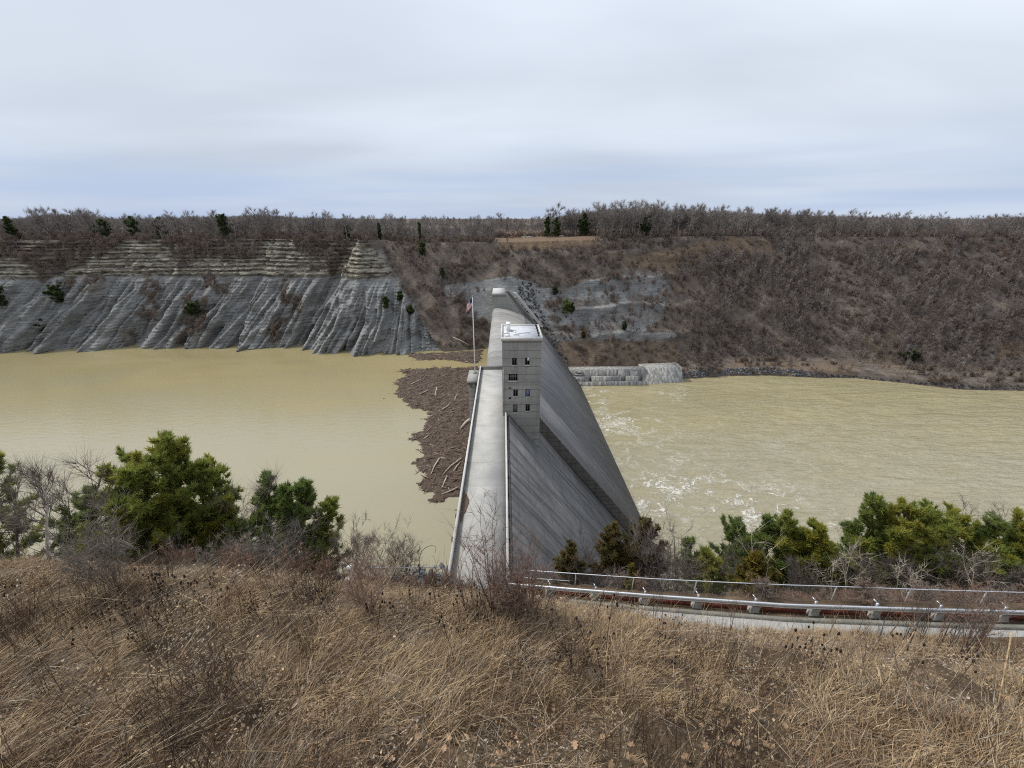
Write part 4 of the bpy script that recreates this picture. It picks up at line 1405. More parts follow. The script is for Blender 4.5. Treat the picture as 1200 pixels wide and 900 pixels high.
for i, (px, yt, yb_, wd, lab, mt) in enumerate([
        (68, 336, 355, 24, 'round olive evergreen shrub high on the left cliff', 'farpine'), (51, 375, 389, 18, 'small dark evergreen shrub low on the left cliff', 'farpine'),
        (228, 356, 370, 22, 'dark green shrub on a ledge in the middle of the cliff', 'farpine'), (3, 330, 362, 20, 'dark evergreen at the left edge of the cliff', 'farpine'),
        (452, 348, 362, 9, 'dark shrub on the right flank of the pyramid buttress', 'farpine'), (470, 342, 354, 10, 'green shrub on the edge of the pyramid buttress', 'farpine'),
        (481, 358, 369, 9, 'lowest green shrub on the edge of the pyramid buttress', 'farpine'), (519, 314, 326, 9, 'round dark juniper on the brushy slope left of the dam', 'farpine'),
        (496, 284, 300, 10, 'dark juniper high on the brushy slope left of the dam', 'farpine'), (651, 336, 345, 7, 'small dark juniper in the quarry right of the dam end', 'farpine'),
        (664, 351, 367, 12, 'bright green young pine in the quarry', 'pinedark'), (671, 355, 366, 7, 'dark bush beside the bright green young pine', 'farpine'),
        (731, 377, 387, 8, 'dark juniper low in the quarry', 'farpine'), (683, 388, 397, 7, 'brown juniper at the foot of the quarry', 'cedar'),
        (1066, 411, 424, 18, 'dark evergreen thicket at the foot of the right wood', 'farpine')]):
    far_evergreen(px, yt, yb_, wd, lab, mat=mt, seed=530 + i)

# riverside saplings on the right bank
rng = np.random.default_rng(91)
sap = [bare_single(560 + i, 'riverside_sapling', M['rim' if i % 2 else 'greytwig'], h=7, limbs=9, subs=4, twigs=7, spread=.22, tw=.06, first=.25, k=4, up=1.0, twl=.16, lean=(.12, 0)) for i in range(4)]
first_ = [True] * 4
for px in np.concatenate([rng.uniform(870, 1010, 26), rng.uniform(1000, 1200, 40)]):
    k = np.argmin((fpx - px) ** 2 + (fpy - rng.uniform(424, 440) - max(0, (px - 1000)) * .045) ** 2 + 1e6 * ~ok)
    i = rng.integers(0, 4)
    o = sap[i] if first_[i] else sap[i].copy()
    first_[i] = False
    COL.objects.link(o)
    o.location = FV[k] - np.array([0, 0, .2])
    o.rotation_euler = (0, 0, rng.uniform(-.4, .4))
    o.scale = (rng.uniform(.7, 1.25),) * 3
    tag(o, 'slim leaning bare sapling on the right river bank', 'sapling', 'saplings on the right river bank')

# riprap along the right bank and dark spoil rock beside the dam
def rock_shape(seed, mat):
    rng = np.random.default_rng(seed)
    import bmesh
    bm = bmesh.new()
    bmesh.ops.create_icosphere(bm, subdivisions=1, radius=.5)
    sq = rng.uniform(.55, 1.1, 3)
    for v in bm.verts:
        v.co = Vector([c * q for c, q in zip(v.co, sq)]) * float(rng.uniform(.75, 1.2))
    me = bpy.data.meshes.new('rock')
    bm.to_mesh(me); bm.free()
    me.materials.append(mat)
    return bpy.data.objects.new('rock', me)


def onto_far(px, py):
    k = np.argmin((fpx - px) ** 2 + (fpy - py) ** 2 + 1e6 * ~vis)
    return FV[k]


rng = np.random.default_rng(61)
rp = in_poly(fpx, fpy, [(802, 436), (850, 430), (905, 431), (966, 437), (968, 448), (900, 446), (850, 447), (803, 450)]) & onslope
ok_save = ok; ok = vis & rp
P, ii, rg = pick(np.where(rp, 1.3, 0), 62)
scatter('riprap', [rock_shape(600 + i, M['riprap']) for i in range(6)], P + np.array([0, 0, .5]), rg.uniform(0, 6.28, len(P)), rg.uniform(.8, 2.1, len(P)), rg.integers(0, 6, len(P)),
        tilt=rg.uniform(0, 6, (len(P), 2)), label='grey riprap stones along the right river bank', cat='riprap')
ok = vis
sp_poly = in_poly(fpx, fpy, [(606, 332), (622, 330), (634, 366), (652, 396), (666, 424), (672, 440), (652, 440), (640, 408), (622, 380), (606, 350)])
P, ii, rg = pick(np.where(sp_poly & onslope, .42, 0), 63)
scatter('spoil_rock', [rock_shape(610 + i, M['darkrock']) for i in range(5)], P, rg.uniform(0, 6.28, len(P)), rg.uniform(.8, 3.2, len(P)), rg.integers(0, 5, len(P)),
        tilt=rg.uniform(0, 6, (len(P), 2)), label='dark broken rock beside the far end of the dam', cat='rock')
bk = in_poly(fpx, fpy, [(960, 438), (1010, 440), (1060, 446), (1140, 452), (1260, 452), (1260, 464), (1130, 462), (1040, 452), (960, 448)])
P, ii, rg = pick(np.where(bk & onslope, 1.1, 0), 64)
scatter('bank_rock', [rock_shape(620 + i, M['darkrock']) for i in range(5)], P, rg.uniform(0, 6.28, len(P)), rg.uniform(.6, 2.2, len(P)), rg.integers(0, 5, len(P)),
        tilt=rg.uniform(0, 6, (len(P), 2)), label='dark rock and roots along the right river bank edge', cat='rock')
ok = ok_save

# ------------------------------------------------------------------ floating driftwood raft
def rz(p):
    return [at_z(q[0], q[1], ZR)[:2] for q in p]
raft_a = rz([(469, 435.5), (478, 432.5), (504, 432), (538, 431), (560, 430)]) + [(-8.35, 185), (-8.35, 90)] + rz([(545, 575), (538, 583), (521, 583), (517, 592), (504, 591), (507, 581), (493, 569), (495, 553), (482, 543), (484, 539), (493, 541),
        (494, 522), (490, 516), (479, 515), (484, 509), (499, 502), (492, 497), (503, 488), (504, 481), (484, 478), (470, 466), (465, 464), (467, 456), (464, 448), (472, 446), (474, 441)])
raft_b = rz([(474, 415), (482, 419), (488, 423), (515, 421), (548, 425), (564, 425), (566, 411), (530, 413), (500, 414)])
rgr = np.random.default_rng(71)
def raft_sheet(poly, seed):
    poly = np.array(poly)
    (x0, y0), (x1, y1) = poly.min(0), poly.max(0)
    st_ = .7
    gx, gy = np.meshgrid(np.arange(x0 - 1, x1 + 1, st_), np.arange(y0 - 1, y1 + 1, st_))
    jx_, jy_ = (fbm(gx / 3, gy / 3, seed, 3) - .5) * 7, (fbm(gx / 3, gy / 3, seed + 9, 3) - .5) * 7
    ins = in_poly(gx + jx_, gy + jy_, poly) & (gx < -8.32)
    zz = np.where(ins, .10 + .35 * fbm(gx / 1.4, gy / 1.4, seed + 3, 3), -.25)
    F = grid_faces(*gx.shape)
    keep = ins.ravel()[F].any(1)
    return np.stack([gx.ravel(), gy.ravel(), ZR + zz.ravel()], 1), F[keep], gx[ins], gy[ins]
VA, FA, ax_, ay_ = raft_sheet(raft_a, 160)
VB, FB, bx_, by_ = raft_sheet(raft_b, 170)
rf = mesh_np('debris_raft', np.concatenate([VA, VB]), [np.concatenate([FA, FB + len(VA)])], M['raft'])
tag(rf, 'matted brown bark and twigs floating against the dam', 'debris', kind='stuff')
stick = []
for i in range(6):
    mb = MB()
    L_ = [1.2, 1.8, 2.6, 3.6, 1.0, 2.2][i]
    mb.tube([(-L_ / 2, 0, 0), (0, .12 * L_ * (i % 3 - 1) * .5, .03), (L_ / 2, 0, 0)], [.12, .10, .05], 4)
    stick.append(mb.build('stick', M['drift'], link=False))
gx, gy = np.concatenate([ax_, bx_]), np.concatenate([ay_, by_])
k = rgr.integers(0, len(gx), 9000)
P = np.stack([gx[k] + rgr.uniform(-.4, .4, len(k)), gy[k] + rgr.uniform(-.4, .4, len(k)), ZR + .20 + rgr.exponential(.10, len(k))], 1)
nl_ = len(P) // 9                                        # loose pieces drifting off the margin
P[:nl_, 0] += rgr.normal(0, 2.2, nl_) - 1.2
P[:nl_, 1] += rgr.normal(0, 2.2, nl_)
P[:nl_, 2] = ZR + .04
P[:, 0] = np.minimum(P[:, 0], -9.6)
scatter('driftwood', stick, P, rgr.normal(.35, 1.0, len(P)), rgr.lognormal(-.42, .45, len(P)), rgr.integers(0, 6, len(P)), tilt=rgr.normal(size=(len(P), 2)) * .22,
        label='brown sticks and branches floating in the debris raft', cat='driftwood')
logs = [((492, 462), (503, 457), 'pale forked log floating in the upper debris raft'), ((512, 454), (511, 465), 'bleached upright looking log in the middle of the upper debris raft'),
        ((515, 537), (505, 556), 'long pale log leaning across the lower debris raft'), ((541, 537), (519, 556), 'longest pale pole floating in the lower debris raft'),
        ((524, 558), (518, 572), 'curved pale branch near the foot of the debris raft'), ((537, 571), (518, 579), 'straight pale pole closest to the near end of the raft'),
        ((553, 490), (540, 502), 'wide white log pressed against the dam side of the raft'), ((533, 469), (536, 462), 'short tan log near the pier'),
        ((497, 514), (502, 510), 'short white stump in the middle of the raft'), ((532, 552), (540, 541), 'slim tan pole beside the longest pale pole'),
        ((482, 450), (494, 444), 'tan branch near the outer edge of the upper raft'), ((518, 480), (528, 472), 'dull tan log in the centre of the upper raft')]
for i, (a, b_, lab) in enumerate(logs):
    p, q = at_z(a[0], a[1], ZR + .55), at_z(b_[0], b_[1], ZR + .55)
    p[0], q[0] = min(p[0], -9.2), min(q[0], -9.2)
    c_ = (p + q) / 2
    mid = c_ + np.array([-(q - p)[1], (q - p)[0], 0]) * rgr.uniform(-.08, .08)
    wd = .34 if 'wide' not in lab else .9
    mb = MB(); mb.tube([p - c_, mid - c_, q - c_], [wd, wd * .8, wd * .4], 7)
    if 'forked' in lab:
        mb.tube([mid - c_, mid - c_ + np.array([1.6, 3.4, .1])], [wd * .6, wd * .2], 6)
    tag(mb.build('floating_log', M['palelog'], loc=c_), lab, 'log')
p, q = np.array(onto_far(531, 396)), np.array(onto_far(550, 405))
mb = MB(); mb.tube([p * 0, (q - p) * .5 + np.array([0, -1.2, .8]), q - p], [.22, .32, .4], 7)
tag(mb.build('stranded_log', M['palelog'], loc=p + np.array([0, -1.5, .8])), 'bleached fallen trunk lying on the bank left of the dam', 'log')

# ------------------------------------------------------------------ far details: cars, gate, low wall
def car(px, py, Y, mat, lab):
    x = at_y(px, py, Y)[0]
    g = ground_far(x, Y)
    e = empty('parked_car', (x, Y, g), lab, 'car')
    mb = MB()
    prof = [(-2.1, .35), (2.1, .35), (2.15, .8), (1.2, .95), (.7, 1.42), (-1.1, 1.42), (-1.7, .98), (-2.15, .9)]
    c_ = MB(); c_.prism([(p_[0], p_[1]) for p_ in prof], -.85, .85)
    c_.build('body', mat, e)
    w_ = MB(); w_.prism([(1.02, .99), (.62, 1.36), (-1.05, 1.36), (-1.5, 1.0)], -.87, .87)
    w_.build('window', M['glass'], e)
    for sx in (-1.35, 1.35):
        for sy in (-.8, .8):
            q_ = MB(); q_.tube([(sx, sy - .1, .33), (sx, sy + .1, .33)], .33, 12)
            q_.build('wheel', M['rubber'], e)
car(600.5, 277.5, 425, M['car_red'], 'red car parked leftmost on the hilltop field')
car(614, 278, 425, M['car_white'], 'white car parked left of the middle pair on the hilltop field')
car(620.5, 278.2, 425, M['car_white'], 'white car parked right of the middle pair on the hilltop field')
car(658, 277.6, 425, M['car_white'], 'white car parked at the right end of the hilltop field')
wx0 = onto_far(438, 279)
e = empty('stone_wall', (wx0[0] + 8, wx0[1] + 3, ground_far(wx0[0] + 8, wx0[1] + 3)), 'low pale stone wall along the rim above the brushy slope', 'wall')
for i in range(6):
    mb = MB(); mb.box(-9 + i * 3.7, -9 + i * 3.7 + 3.0, -.35, .35, -.8, 1.0)
    mb.build('wall_section', M['stonewall'], e)
wx1 = onto_far(398, 277)
e = empty('stone_wall', (wx1[0], wx1[1] + 2, ground_far(wx1[0], wx1[1] + 2)), 'short broken pale wall beside the bright green pine on the rim', 'wall')
for i, (a, b_, h_) in enumerate(((-6, -3.4, 1.2), (-2.2, 1.4, 1.0), (2.6, 4.4, .8))):
    mb = MB(); mb.box(a, b_, -.35, .35, -.8, h_)
    mb.build('wall_section', M['stonewall'], e)
gp = at_z(583, 332, .15)
e = empty('gate_post', (gp[0], 352, .15), 'small white post with a red panel at the far end of the dam deck', 'gate')
mb = MB(); mb.box(-1.4, 1.4, -.4, .4, 0, 4.6); mb.build('post', M['white'], e)
mb = MB(); mb.box(-.8, .8, -.52, -.404, 1.0, 3.2); mb.build('sign_panel', M['red'], e)
mb = MB(); mb.box(-1.7, 1.7, -.6, .6, 4.6, 5.6); mb.build('cap', M['rust'], e)

# ------------------------------------------------------------------ road, curb and guardrail on the near slope
def along(u):
    """point on the guardrail line, u in 0..1"""
    s_ = np.concatenate([[0], np.cumsum(np.linalg.norm(np.diff(RAILP, axis=0), axis=1))])
    return np.array([np.interp(u * s_[-1], s_, RAILP[:, k_]) for k_ in range(3)]), s_[-1]
NRM = np.array([-.12, -1.0, 0]); NRM /= np.linalg.norm(NRM)           # towards the camera
def strip(name, mat, o0, o1, dz0, dz1, u0=.0, u1=1.0, thick=0, n=40, parent=None):
    V = []
    for u in np.linspace(u0, u1, n):
        p, _ = along(u)
        g = p - np.array([0, 0, .75])
        V += [g + NRM * o0 + (0, 0, dz0), g + NRM * o1 + (0, 0, dz1)]
        if thick:
            V += [g + NRM * o1 + (0, 0, dz1 - thick), g + NRM * o0 + (0, 0, dz0 - thick)]
    k_ = 4 if thick else 2
    F = []
    for i in range(n - 1):
        for j in range(k_ if thick else 1):
            F.append((i * k_ + j, i * k_ + (j + 1) % k_, (i + 1) * k_ + (j + 1) % k_, (i + 1) * k_ + j))
    mb = MB(); mb.add(V, F)
    return mb.build(name, mat, parent)
tag(strip('service_road', M['asphalt'], .55, 4.4, .02, .02, .03), kind='structure')
tag(strip('road_curb', M['curb'], .36, .55, .15, .15, .03, 1.0, .3), kind='structure')
g0, glen = along(0.05)
gr_ = empty('guardrail', g0 - np.array([0, 0, .75]), 'long silver steel guardrail with rust brown lower boards beside the pale road', 'guardrail')
U0 = .055
# corrugated beam
V = []
profw = [(-.02, -.13), (.05, -.09), (.05, -.04), (-.02, 0), (.05, .04), (.05, .09), (-.02, .13)]
us_ = np.linspace(U0, 1, 60)
for u in us_:
    p, _ = along(u)
    for a, z_ in profw:
        V.append(p + NRM * (a + .1) + (0, 0, z_ - .12))
mb = MB(); mb.add(V, grid_faces(60, 7))
o = mb.build('rail_beam', M['steel'], None); place(o, gr_)
sol = o.modifiers.new('thickness', 'SOLIDIFY'); sol.thickness = .02
npost = 13
for i in range(npost):
    u = U0 + .006 + (1 - U0 - .012) * i / (npost - 1)
    p, _ = along(u); g = p - np.array([0, 0, .75])
    T = along(min(u + .01, 1))[0] - along(u - .01)[0]; T /= np.linalg.norm(T)
    mb = MB()
    V = [g + T * a + NRM * b_ + (0, 0, c_) for a, b_, c_ in ((-.25, .14, 0), (.25, .14, 0), (.25, -.2, 0), (-.25, -.2, 0), (-.13, .10, .52), (.13, .10, .52), (.13, -.12, .52), (-.13, -.12, .52))]
    mb.add(V, [(0, 1, 5, 4), (1, 2, 6, 5), (2, 3, 7, 6), (3, 0, 4, 7), (4, 5, 6, 7)])
    place(mb.build('footing', M['paleconc'], None), gr_)
    mb = MB(); mb.obox(g + (0, 0, .66) - NRM * .03, T * .05, NRM * .05, np.array([0, 0, .2]))
    mb.tube([g + (0, 0, .86) - NRM * .03, g + (0, 0, .95) - NRM * .2 - T * .12], .028, 6)
    place(mb.build('bracket', M['steel'], None), gr_)
    if i < npost - 1:
        u2 = U0 + .006 + (1 - U0 - .012) * (i + 1) / (npost - 1)
        p2 = along(u2)[0] - np.array([0, 0, .75])
        mb = MB(); a_p, b_p = g + T * .34, p2 - T * .34
        c_ = (a_p + b_p) / 2 + np.array([0, 0, .24]); mb.obox(c_, (b_p - a_p) / 2, NRM * .035, np.array([0, 0, .22]))
        place(mb.build('lower_board', M['rust'], None), gr_)

# ------------------------------------------------------------------ chain link fence behind it
def chain_mat():
    m, t, b = new_mat('chain_link', .5, .4)
    co = t.n('ShaderNodeTexCoord').outputs['UV']
    s_ = t.n('ShaderNodeSeparateXYZ', {0: co})
    a = t.math('FRACT', t.math('ADD', s_.outputs[0], s_.outputs[1]))
    c_ = t.math('FRACT', t.math('SUBTRACT', s_.outputs[0], s_.outputs[1]))
    msk = t.math('MAXIMUM', t.math('LESS_THAN', a, .085), t.math('LESS_THAN', c_, .085))
    t.set(b, 'Base Color', (.36, .37, .37, 1)); b.inputs['Metallic'].default_value = .4
    t.set(b, 'Alpha', msk)
    return m
M['chain'] = chain_mat()


def fence(name, pts, height, lab, npst, mid_to=None, post_mat='dullsteel', lean=None, railr=.03):
    """pts = foot of the fence"""
    pts = np.asarray(pts, float)
    s_ = np.concatenate([[0], np.cumsum(np.linalg.norm(np.diff(pts, axis=0), axis=1))])
    at = lambda d: np.array([np.interp(d, s_, pts[:, k_]) for k_ in range(3)])
    root = empty(name, pts[0], lab, 'fence')
    H = np.array([0, 0, height])
    n = 24
    V, UV = [], []
    for d in np.linspace(0, s_[-1], n):
        V += [at(d) + (0, 0, .04), at(d) + H - (0, 0, .02)]
        UV += [(d / .075, 0), (d / .075, height / .075)]
    F = [(2 * i, 2 * i + 2, 2 * i + 3, 2 * i + 1) for i in range(n - 1)]
    mb = MB(); mb.add(V, F)
    o = mb.build('chain_mesh', M['chain'], None)
    uv = o.data.uv_layers.new(name='UVMap')
    for lp_ in o.data.loops:
        uv.data[lp_.index].uv = UV[lp_.vertex_index]
    place(o, root)
    mb = MB(); mb.tube([at(d) + H for d in np.linspace(0, s_[-1], n)], railr, 6)
    place(mb.build('top_rail', M['steel'], None), root)
    if mid_to:
        mb = MB(); mb.tube([at(d) + H * .5 for d in np.linspace(0, mid_to * s_[-1], 6)], railr * .9, 6)
        place(mb.build('middle_rail', M['steel'], None), root)
    for i in range(npst):
        p = at(s_[-1] * i / (npst - 1))
        mb = MB(); mb.tube([p - (0, 0, .4), p + H], railr * 1.15, 6)
        place(mb.build('post', M[post_mat], None), root)
    return root
fp = []
for px, py in ((612, 668), (700, 674), (760, 678), (840, 682), (920, 685.5), (1000, 688), (1080, 691), (1200, 694.5), (1330, 698)):
    u = np.clip((px - 560) / 840, 0, 1)
    dep = np.interp(px, [616, 760, 920, 1080, 1200, 1400], [27.9, 25.5, 23.3, 22.3, 21.7, 21.4])
    p = at_d(px, py, dep)
    fp.append(p - np.array([0, 0, 1.28]))
fence('chain_link_fence', fp, 1.28, 'long chain link fence with a steel top rail behind the silver guardrail', 10, mid_to=.1)
# left fence on its pale concrete ledge beside the end of the dam
lf = [at_d(px, py, dp) for px, py, dp in ((404, 680, 44), (450, 683, 46), (500, 680.5, 50), (519.5, 679, 52))]
lh = 2.05
fence('chain_link_fence', [p - np.array([0, 0, 0.0]) for p in lf], lh, 'short chain link fence above the reservoir left of the dam end', 3, railr=.05)
mb = MB()
A_, B_ = lf[1] + np.array([0, -.9, .35]), lf[3] + np.array([-.2, -.9, .35])
mb.obox((A_ + B_) / 2 - np.array([0, 0, .5]), (B_ - A_) / 2, np.array([.1, .9, 0]), np.array([0, 0, .5]))
tag(mb.build('concrete_ledge', M['paleconc']), 'pale concrete ledge under the short fence left of the dam', 'ledge')
# lamp post with a white cap in the weeds at the far left end of the fence
pb = at_d(411, 674, 34.0)
e = empty('bollard_light', pb - np.array([0, 0, .7]), 'short grey post with a round white cap among the weeds left of the fence', 'bollard')
mb = MB(); mb.tube([(0, 0, 0), (0, 0, 1.25)], .13, 10); mb.tube([(.42, 0, 0), (.42, 0, .8)], .06, 8); mb.box(-.5, .1, -.2, .2, 0, .35)
mb.build('post', M['dullsteel'], e)
mb = MB(); mb.tube([(0, 0, 1.25), (0, 0, 1.34), (0, 0, 1.5), (0, 0, 1.62), (0, 0, 1.66)], [.12, .22, .25, .16, .03], 12); mb.build('cap', M['white'], e, smooth=True)
# rubble heap behind the left fence
hp = at_d(487, 672, 56)
rh = [rock_shape(640 + i, M['riprap']) for i in range(4)]
n = 420
P = np.stack([hp[0] + rgr.normal(0, 2.3, n), hp[1] + rgr.normal(0, 1.6, n), np.zeros(n)], 1)
P[:, 2] = hp[2] - 3.0 + 2.6 * np.exp(-((P[:, 0] - hp[0]) / 2.6) ** 2 - ((P[:, 1] - hp[1]) / 2) ** 2) + rgr.uniform(-.5, .2, n)
scatter('rubble_heap', rh, P, rgr.uniform(0, 6, n), rgr.uniform(.4, 1.0, n), rgr.integers(0, 4, n), tilt=rgr.uniform(0, 6, (n, 2)), label='heap of grey broken stone behind the short left fence', cat='rubble')

# ------------------------------------------------------------------ trees on the near slope
def spot(px, ytop, Y):
    """foot and height of a plant whose top is seen at (px, ytop) at distance Y"""
    p = at_y(px, ytop, Y)
    g = float(near_z(p[0], Y))
    return np.array([p[0], Y, g - .15]), max(p[2] - g, .5), (np.array([p[0], Y, (g + p[2]) / 2]) - CAM) @ _F


def near_evergreen(px, ytop, Y, wpx, lab, mat='pine', kind='pine', seed=1, dens=1.0, lean=(0, 0), first=.1, nl=.52, nw=.05):
    b0, h, zc = spot(px, ytop, Y)
    lean = (lean[0] - (px - 600) / 1147 * .75, lean[1])        # slope trees lean towards the light over the water
    b0[0] -= lean[0] * h * .9
    b0[2] = float(near_z(b0[0], b0[1])) - .15
    tr, cr = evergreen(seed, h, wpx * zc / FPX, M[mat], M['pinebark'], kind, nl=nl, nw=nw, dens=dens, lean=lean, first=first)
    e = empty('pine_tree' if kind == 'pine' else 'cedar_tree', b0, lab, 'tree')
    tr.build('trunk', M['pinebark'], e)
    cr.build('crown', M[mat], e)
    return e


def near_bare(px, ytop, Y, lab, name='bare_tree', cat='tree', trunk='bark', twig='greytwig', seed=1, spread=.45, stems=1, limbs=11, subs=6, twigs=9, tw=.022, up=.5, first=.3, lean=(0, 0), group=None, r0=None, hmul=1.0):
    b0, h, zc = spot(px, ytop, Y)
    lean = (lean[0] - (px - 600) / 1147 * .75, lean[1])
    b0[0] -= lean[0] * h * .9
    b0[2] = float(near_z(b0[0], b0[1])) - .15
    tr, br = bare_plant(seed, h * hmul, limbs=limbs, subs=subs, twigs=twigs, spread=spread, stems=stems, tw=tw, up=up, first=first, lean=lean, k=5, seg=1, r0=r0)
    e = empty(name, b0, lab, cat, group)
    tr.build('trunk' if stems == 1 else 'stem', M[trunk], e)
    br.build('branches', M[twig], e)
    return e


# left group
near_evergreen(180, 514, 33, 159, 'largest yellow green pine with a broad ragged crown above the left shore', 'pine', seed=11, dens=1.25, lean=(.05, 0), first=.05)
near_evergreen(232, 552, 34.5, 129, 'green pine leaning against the right side of the largest left pine', 'pine', seed=12, dens=1.1, lean=(.03, 0), first=.05)
near_evergreen(146, 590, 31.5, 94, 'low yellow tinged pine in front of the largest left pine', 'pineyel', seed=13, dens=1.0, first=.05)
near_evergreen(312, 556, 34, 83, 'slender dark green pine in the middle of the left shore', 'pinedark', seed=14, dens=1.15, first=.05)
near_evergreen(352, 565, 34, 89, 'dark green pine with a pointed top right of the slender one', 'pinedark', seed=15, dens=1.1, first=.05)
near_evergreen(380, 586, 34.5, 70, 'shorter green pine at the right end of the left shore pines', 'pine', seed=16, dens=1.0, first=.05, lean=(.04, 0))
near_evergreen(152, 528, 33.5, 84, 'yellow green pine forming the left shoulder of the largest pine', 'pine', seed=111, dens=1.0, first=.05, lean=(-.03, 0))
near_evergreen(206, 524, 33.8, 96, 'second leader pine pressed against the right of the largest pine', 'pine', seed=112, dens=1.0, first=.05, lean=(.05, 0))
near_evergreen(255, 580, 33.2, 70, 'low yellow green pine at the right foot of the largest pine group', 'pineyel', seed=113, dens=.9, first=.04)
near_evergreen(332, 574, 33.2, 66, 'middle dark pine filling the gap between the slender and the pointed pine', 'pinedark', seed=114, dens=.9, first=.05)
near_evergreen(1012, 628, 34.2, 85, 'low green pine in front of the tall plumed pine', 'pine', seed=115, dens=.9, first=.04)
near_evergreen(1090, 612, 35, 87, 'bright green pine at the right shoulder of the broad pine', 'pine', seed=116, dens=.9, first=.04)
near_evergreen(940, 622, 35, 73, 'mid green pine between the bright pine and the yellowest pine', 'pine', seed=117, dens=.9, first=.04)
near_evergreen(880, 628, 35, 73, 'low dark pine at the foot of the first right hand pine', 'pinedark', seed=118, dens=.9, first=.04)
near_evergreen(-12, 532, 32, 108, 'yellow green pine cut by the left edge', 'pine', seed=17, dens=1.0, first=.05)
near_evergreen(96, 578, 34, 89, 'dark green pine behind the bare trees on the left', 'pinedark', seed=18, dens=1.0, first=.05)
near_evergreen(268, 598, 36, 67, 'small dull pine in the gap between the two left pine groups', 'pinedark', seed=19, dens=.9, first=.05)
b_ = near_bare(46, 540, 24, 'bare birch with a white trunk at the far left', 'birch_tree', trunk='birch', twig='greytwig', seed=21, spread=.26, limbs=15, up=.7, first=.5, r0=.17)
near_bare(94, 538, 31, 'bare grey tree with forked crown between the birch and the big pine', seed=22, spread=.42, limbs=13, trunk='bark', twig='bark')
near_bare(20, 566, 29, 'small bare tree left of the birch', seed=23, spread=.5, trunk='bark', twig='bark')
near_bare(70, 566, 29.5, 'small twiggy bare tree right of the birch', seed=24, spread=.55, trunk='bark', twig='bark')
near_bare(122, 578, 30, 'thin bare tree in front of the dark green pine', seed=25, spread=.4, trunk='bark', twig='greytwig')
near_bare(292, 553, 33, 'thin upright bare tree left of the slender pine', seed=26, spread=.22, limbs=12, up=.9, trunk='greytwig', twig='greytwig')
near_bare(272, 572, 34, 'faint bare tree at the edge of the green leaning pine', seed=27, spread=.3, limbs=10, up=.8, trunk='greytwig', twig='greytwig')
near_bare(340, 620, 29, 'bare brush in front of the two dark pines', 'bare_shrub', 'shrub', seed=28, spread=.9, stems=8, limbs=6, subs=4, first=.1, trunk='greytwig', twig='bark')
near_bare(312, 628, 28, 'bare grey brush at the foot of the slender pine', 'bare_shrub', 'shrub', seed=128, spread=.9, stems=8, limbs=6, subs=4, first=.1, trunk='greytwig', twig='greytwig')
for i, (px, yt, Y, lab) in enumerate([(412, 630, 31, 'bare shrub at the right foot of the left shore pines'), (434, 624, 36, 'upright bare sapling against the water left of the fence'),
                                      (456, 634, 37, 'round bare shrub against the water above the fence'), (474, 646, 38, 'small dark bare shrub above the rubble heap'),
                                      (250, 640, 26, 'dull bare shrub below the green leaning pine'), (200, 640, 25, 'bare shrub below the largest left pine'), (284, 642, 25.5, 'bare shrub under the small dull pine')]):
    near_bare(px, yt, Y, lab, 'bare_shrub', 'shrub', seed=30 + i, spread=.75, stems=7 if i != 1 else 2, limbs=7, subs=5, first=.12, trunk='bark', twig='bark' if i % 2 else 'greytwig')
for i in range(15):
    px = 6 + i * 26 + random.uniform(-9, 9)
    near_bare(px, 656 + random.uniform(-10, 8) + (8 if px > 380 else 0), random.uniform(19, 27), 'low brown bare brush along the top edge of the left slope', 'bare_shrub', 'shrub', seed=50 + i, spread=.9, stems=8, limbs=5, subs=4, twigs=8, first=.1,
              trunk='redtwig', twig='redtwig' if i % 3 else 'greytwig', group='low brush along the top of the left slope')

# right group, behind the fence
near_evergreen(671, 636, 30, 58, 'small rusty cedar nearest the dam, thin at its base', 'cedar', 'cedar', seed=61, dens=.7, first=.25, nl=.34, nw=.08)
near_evergreen(722, 612, 33, 83, 'rusty green cedar with pointed top at the toe of the dam', 'cedar', 'cedar', seed=62, dens=.8, first=.28, nl=.36, nw=.08)
near_evergreen(757, 607, 33.5, 97, 'tallest rusty cedar, standing just right of the pointed one', 'cedar', 'cedar', seed=63, dens=.8, first=.3, nl=.36, nw=.08)
near_evergreen(741, 660, 28, 24, 'tiny green cedar between the two rusty cedars', 'cedargold', 'cedar', seed=64, dens=.5, first=.08, nl=.30, nw=.07)
near_evergreen(814, 634, 35, 54, 'thin blue green pine left of the yellow young pine', 'pinedark', seed=65, dens=.7, first=.1)
near_evergreen(832, 648, 33, 45, 'yellow green young pine standing low behind the fence', 'pineyel', seed=66, dens=.8, first=.05)
near_evergreen(866, 612, 37, 71, 'dark pine at the left end of the right hand pine row', 'pinedark', seed=67, dens=1.0, first=.05)
near_evergreen(900, 606, 36, 81, 'dark green pine behind the dead pale tree', 'pinedark', seed=68, dens=1.0, first=.05)
near_evergreen(925, 600, 35.5, 78, 'bright green pine right of the dead pale tree', 'pine', seed=69, dens=1.05, first=.05)
near_evergreen(958, 616, 34, 85, 'yellowest pine of the right hand row', 'pineyel', seed=70, dens=1.0, first=.05)
near_evergreen(1001, 612, 37, 65, 'dark narrow pine left of the tall plumed pine', 'pinedark', seed=71, dens=.9, first=.05)
near_evergreen(1032, 589, 36, 71, 'tall plumed pine rising highest on the right', 'pinedark', seed=72, dens=1.0, first=.08)
near_evergreen(1064, 597, 34.5, 137, 'broad bright yellow green pine right of the tall plumed pine', 'pine', seed=73, dens=1.2, first=.05)
near_evergreen(1100, 610, 37, 75, 'dark pine between the broad pine and the grey bush', 'pinedark', seed=74, dens=.9, first=.05)
near_evergreen(1126, 604, 35.5, 108, 'dull green pine tangled in bare branches on the right', 'pine', seed=75, dens=.95, first=.1)
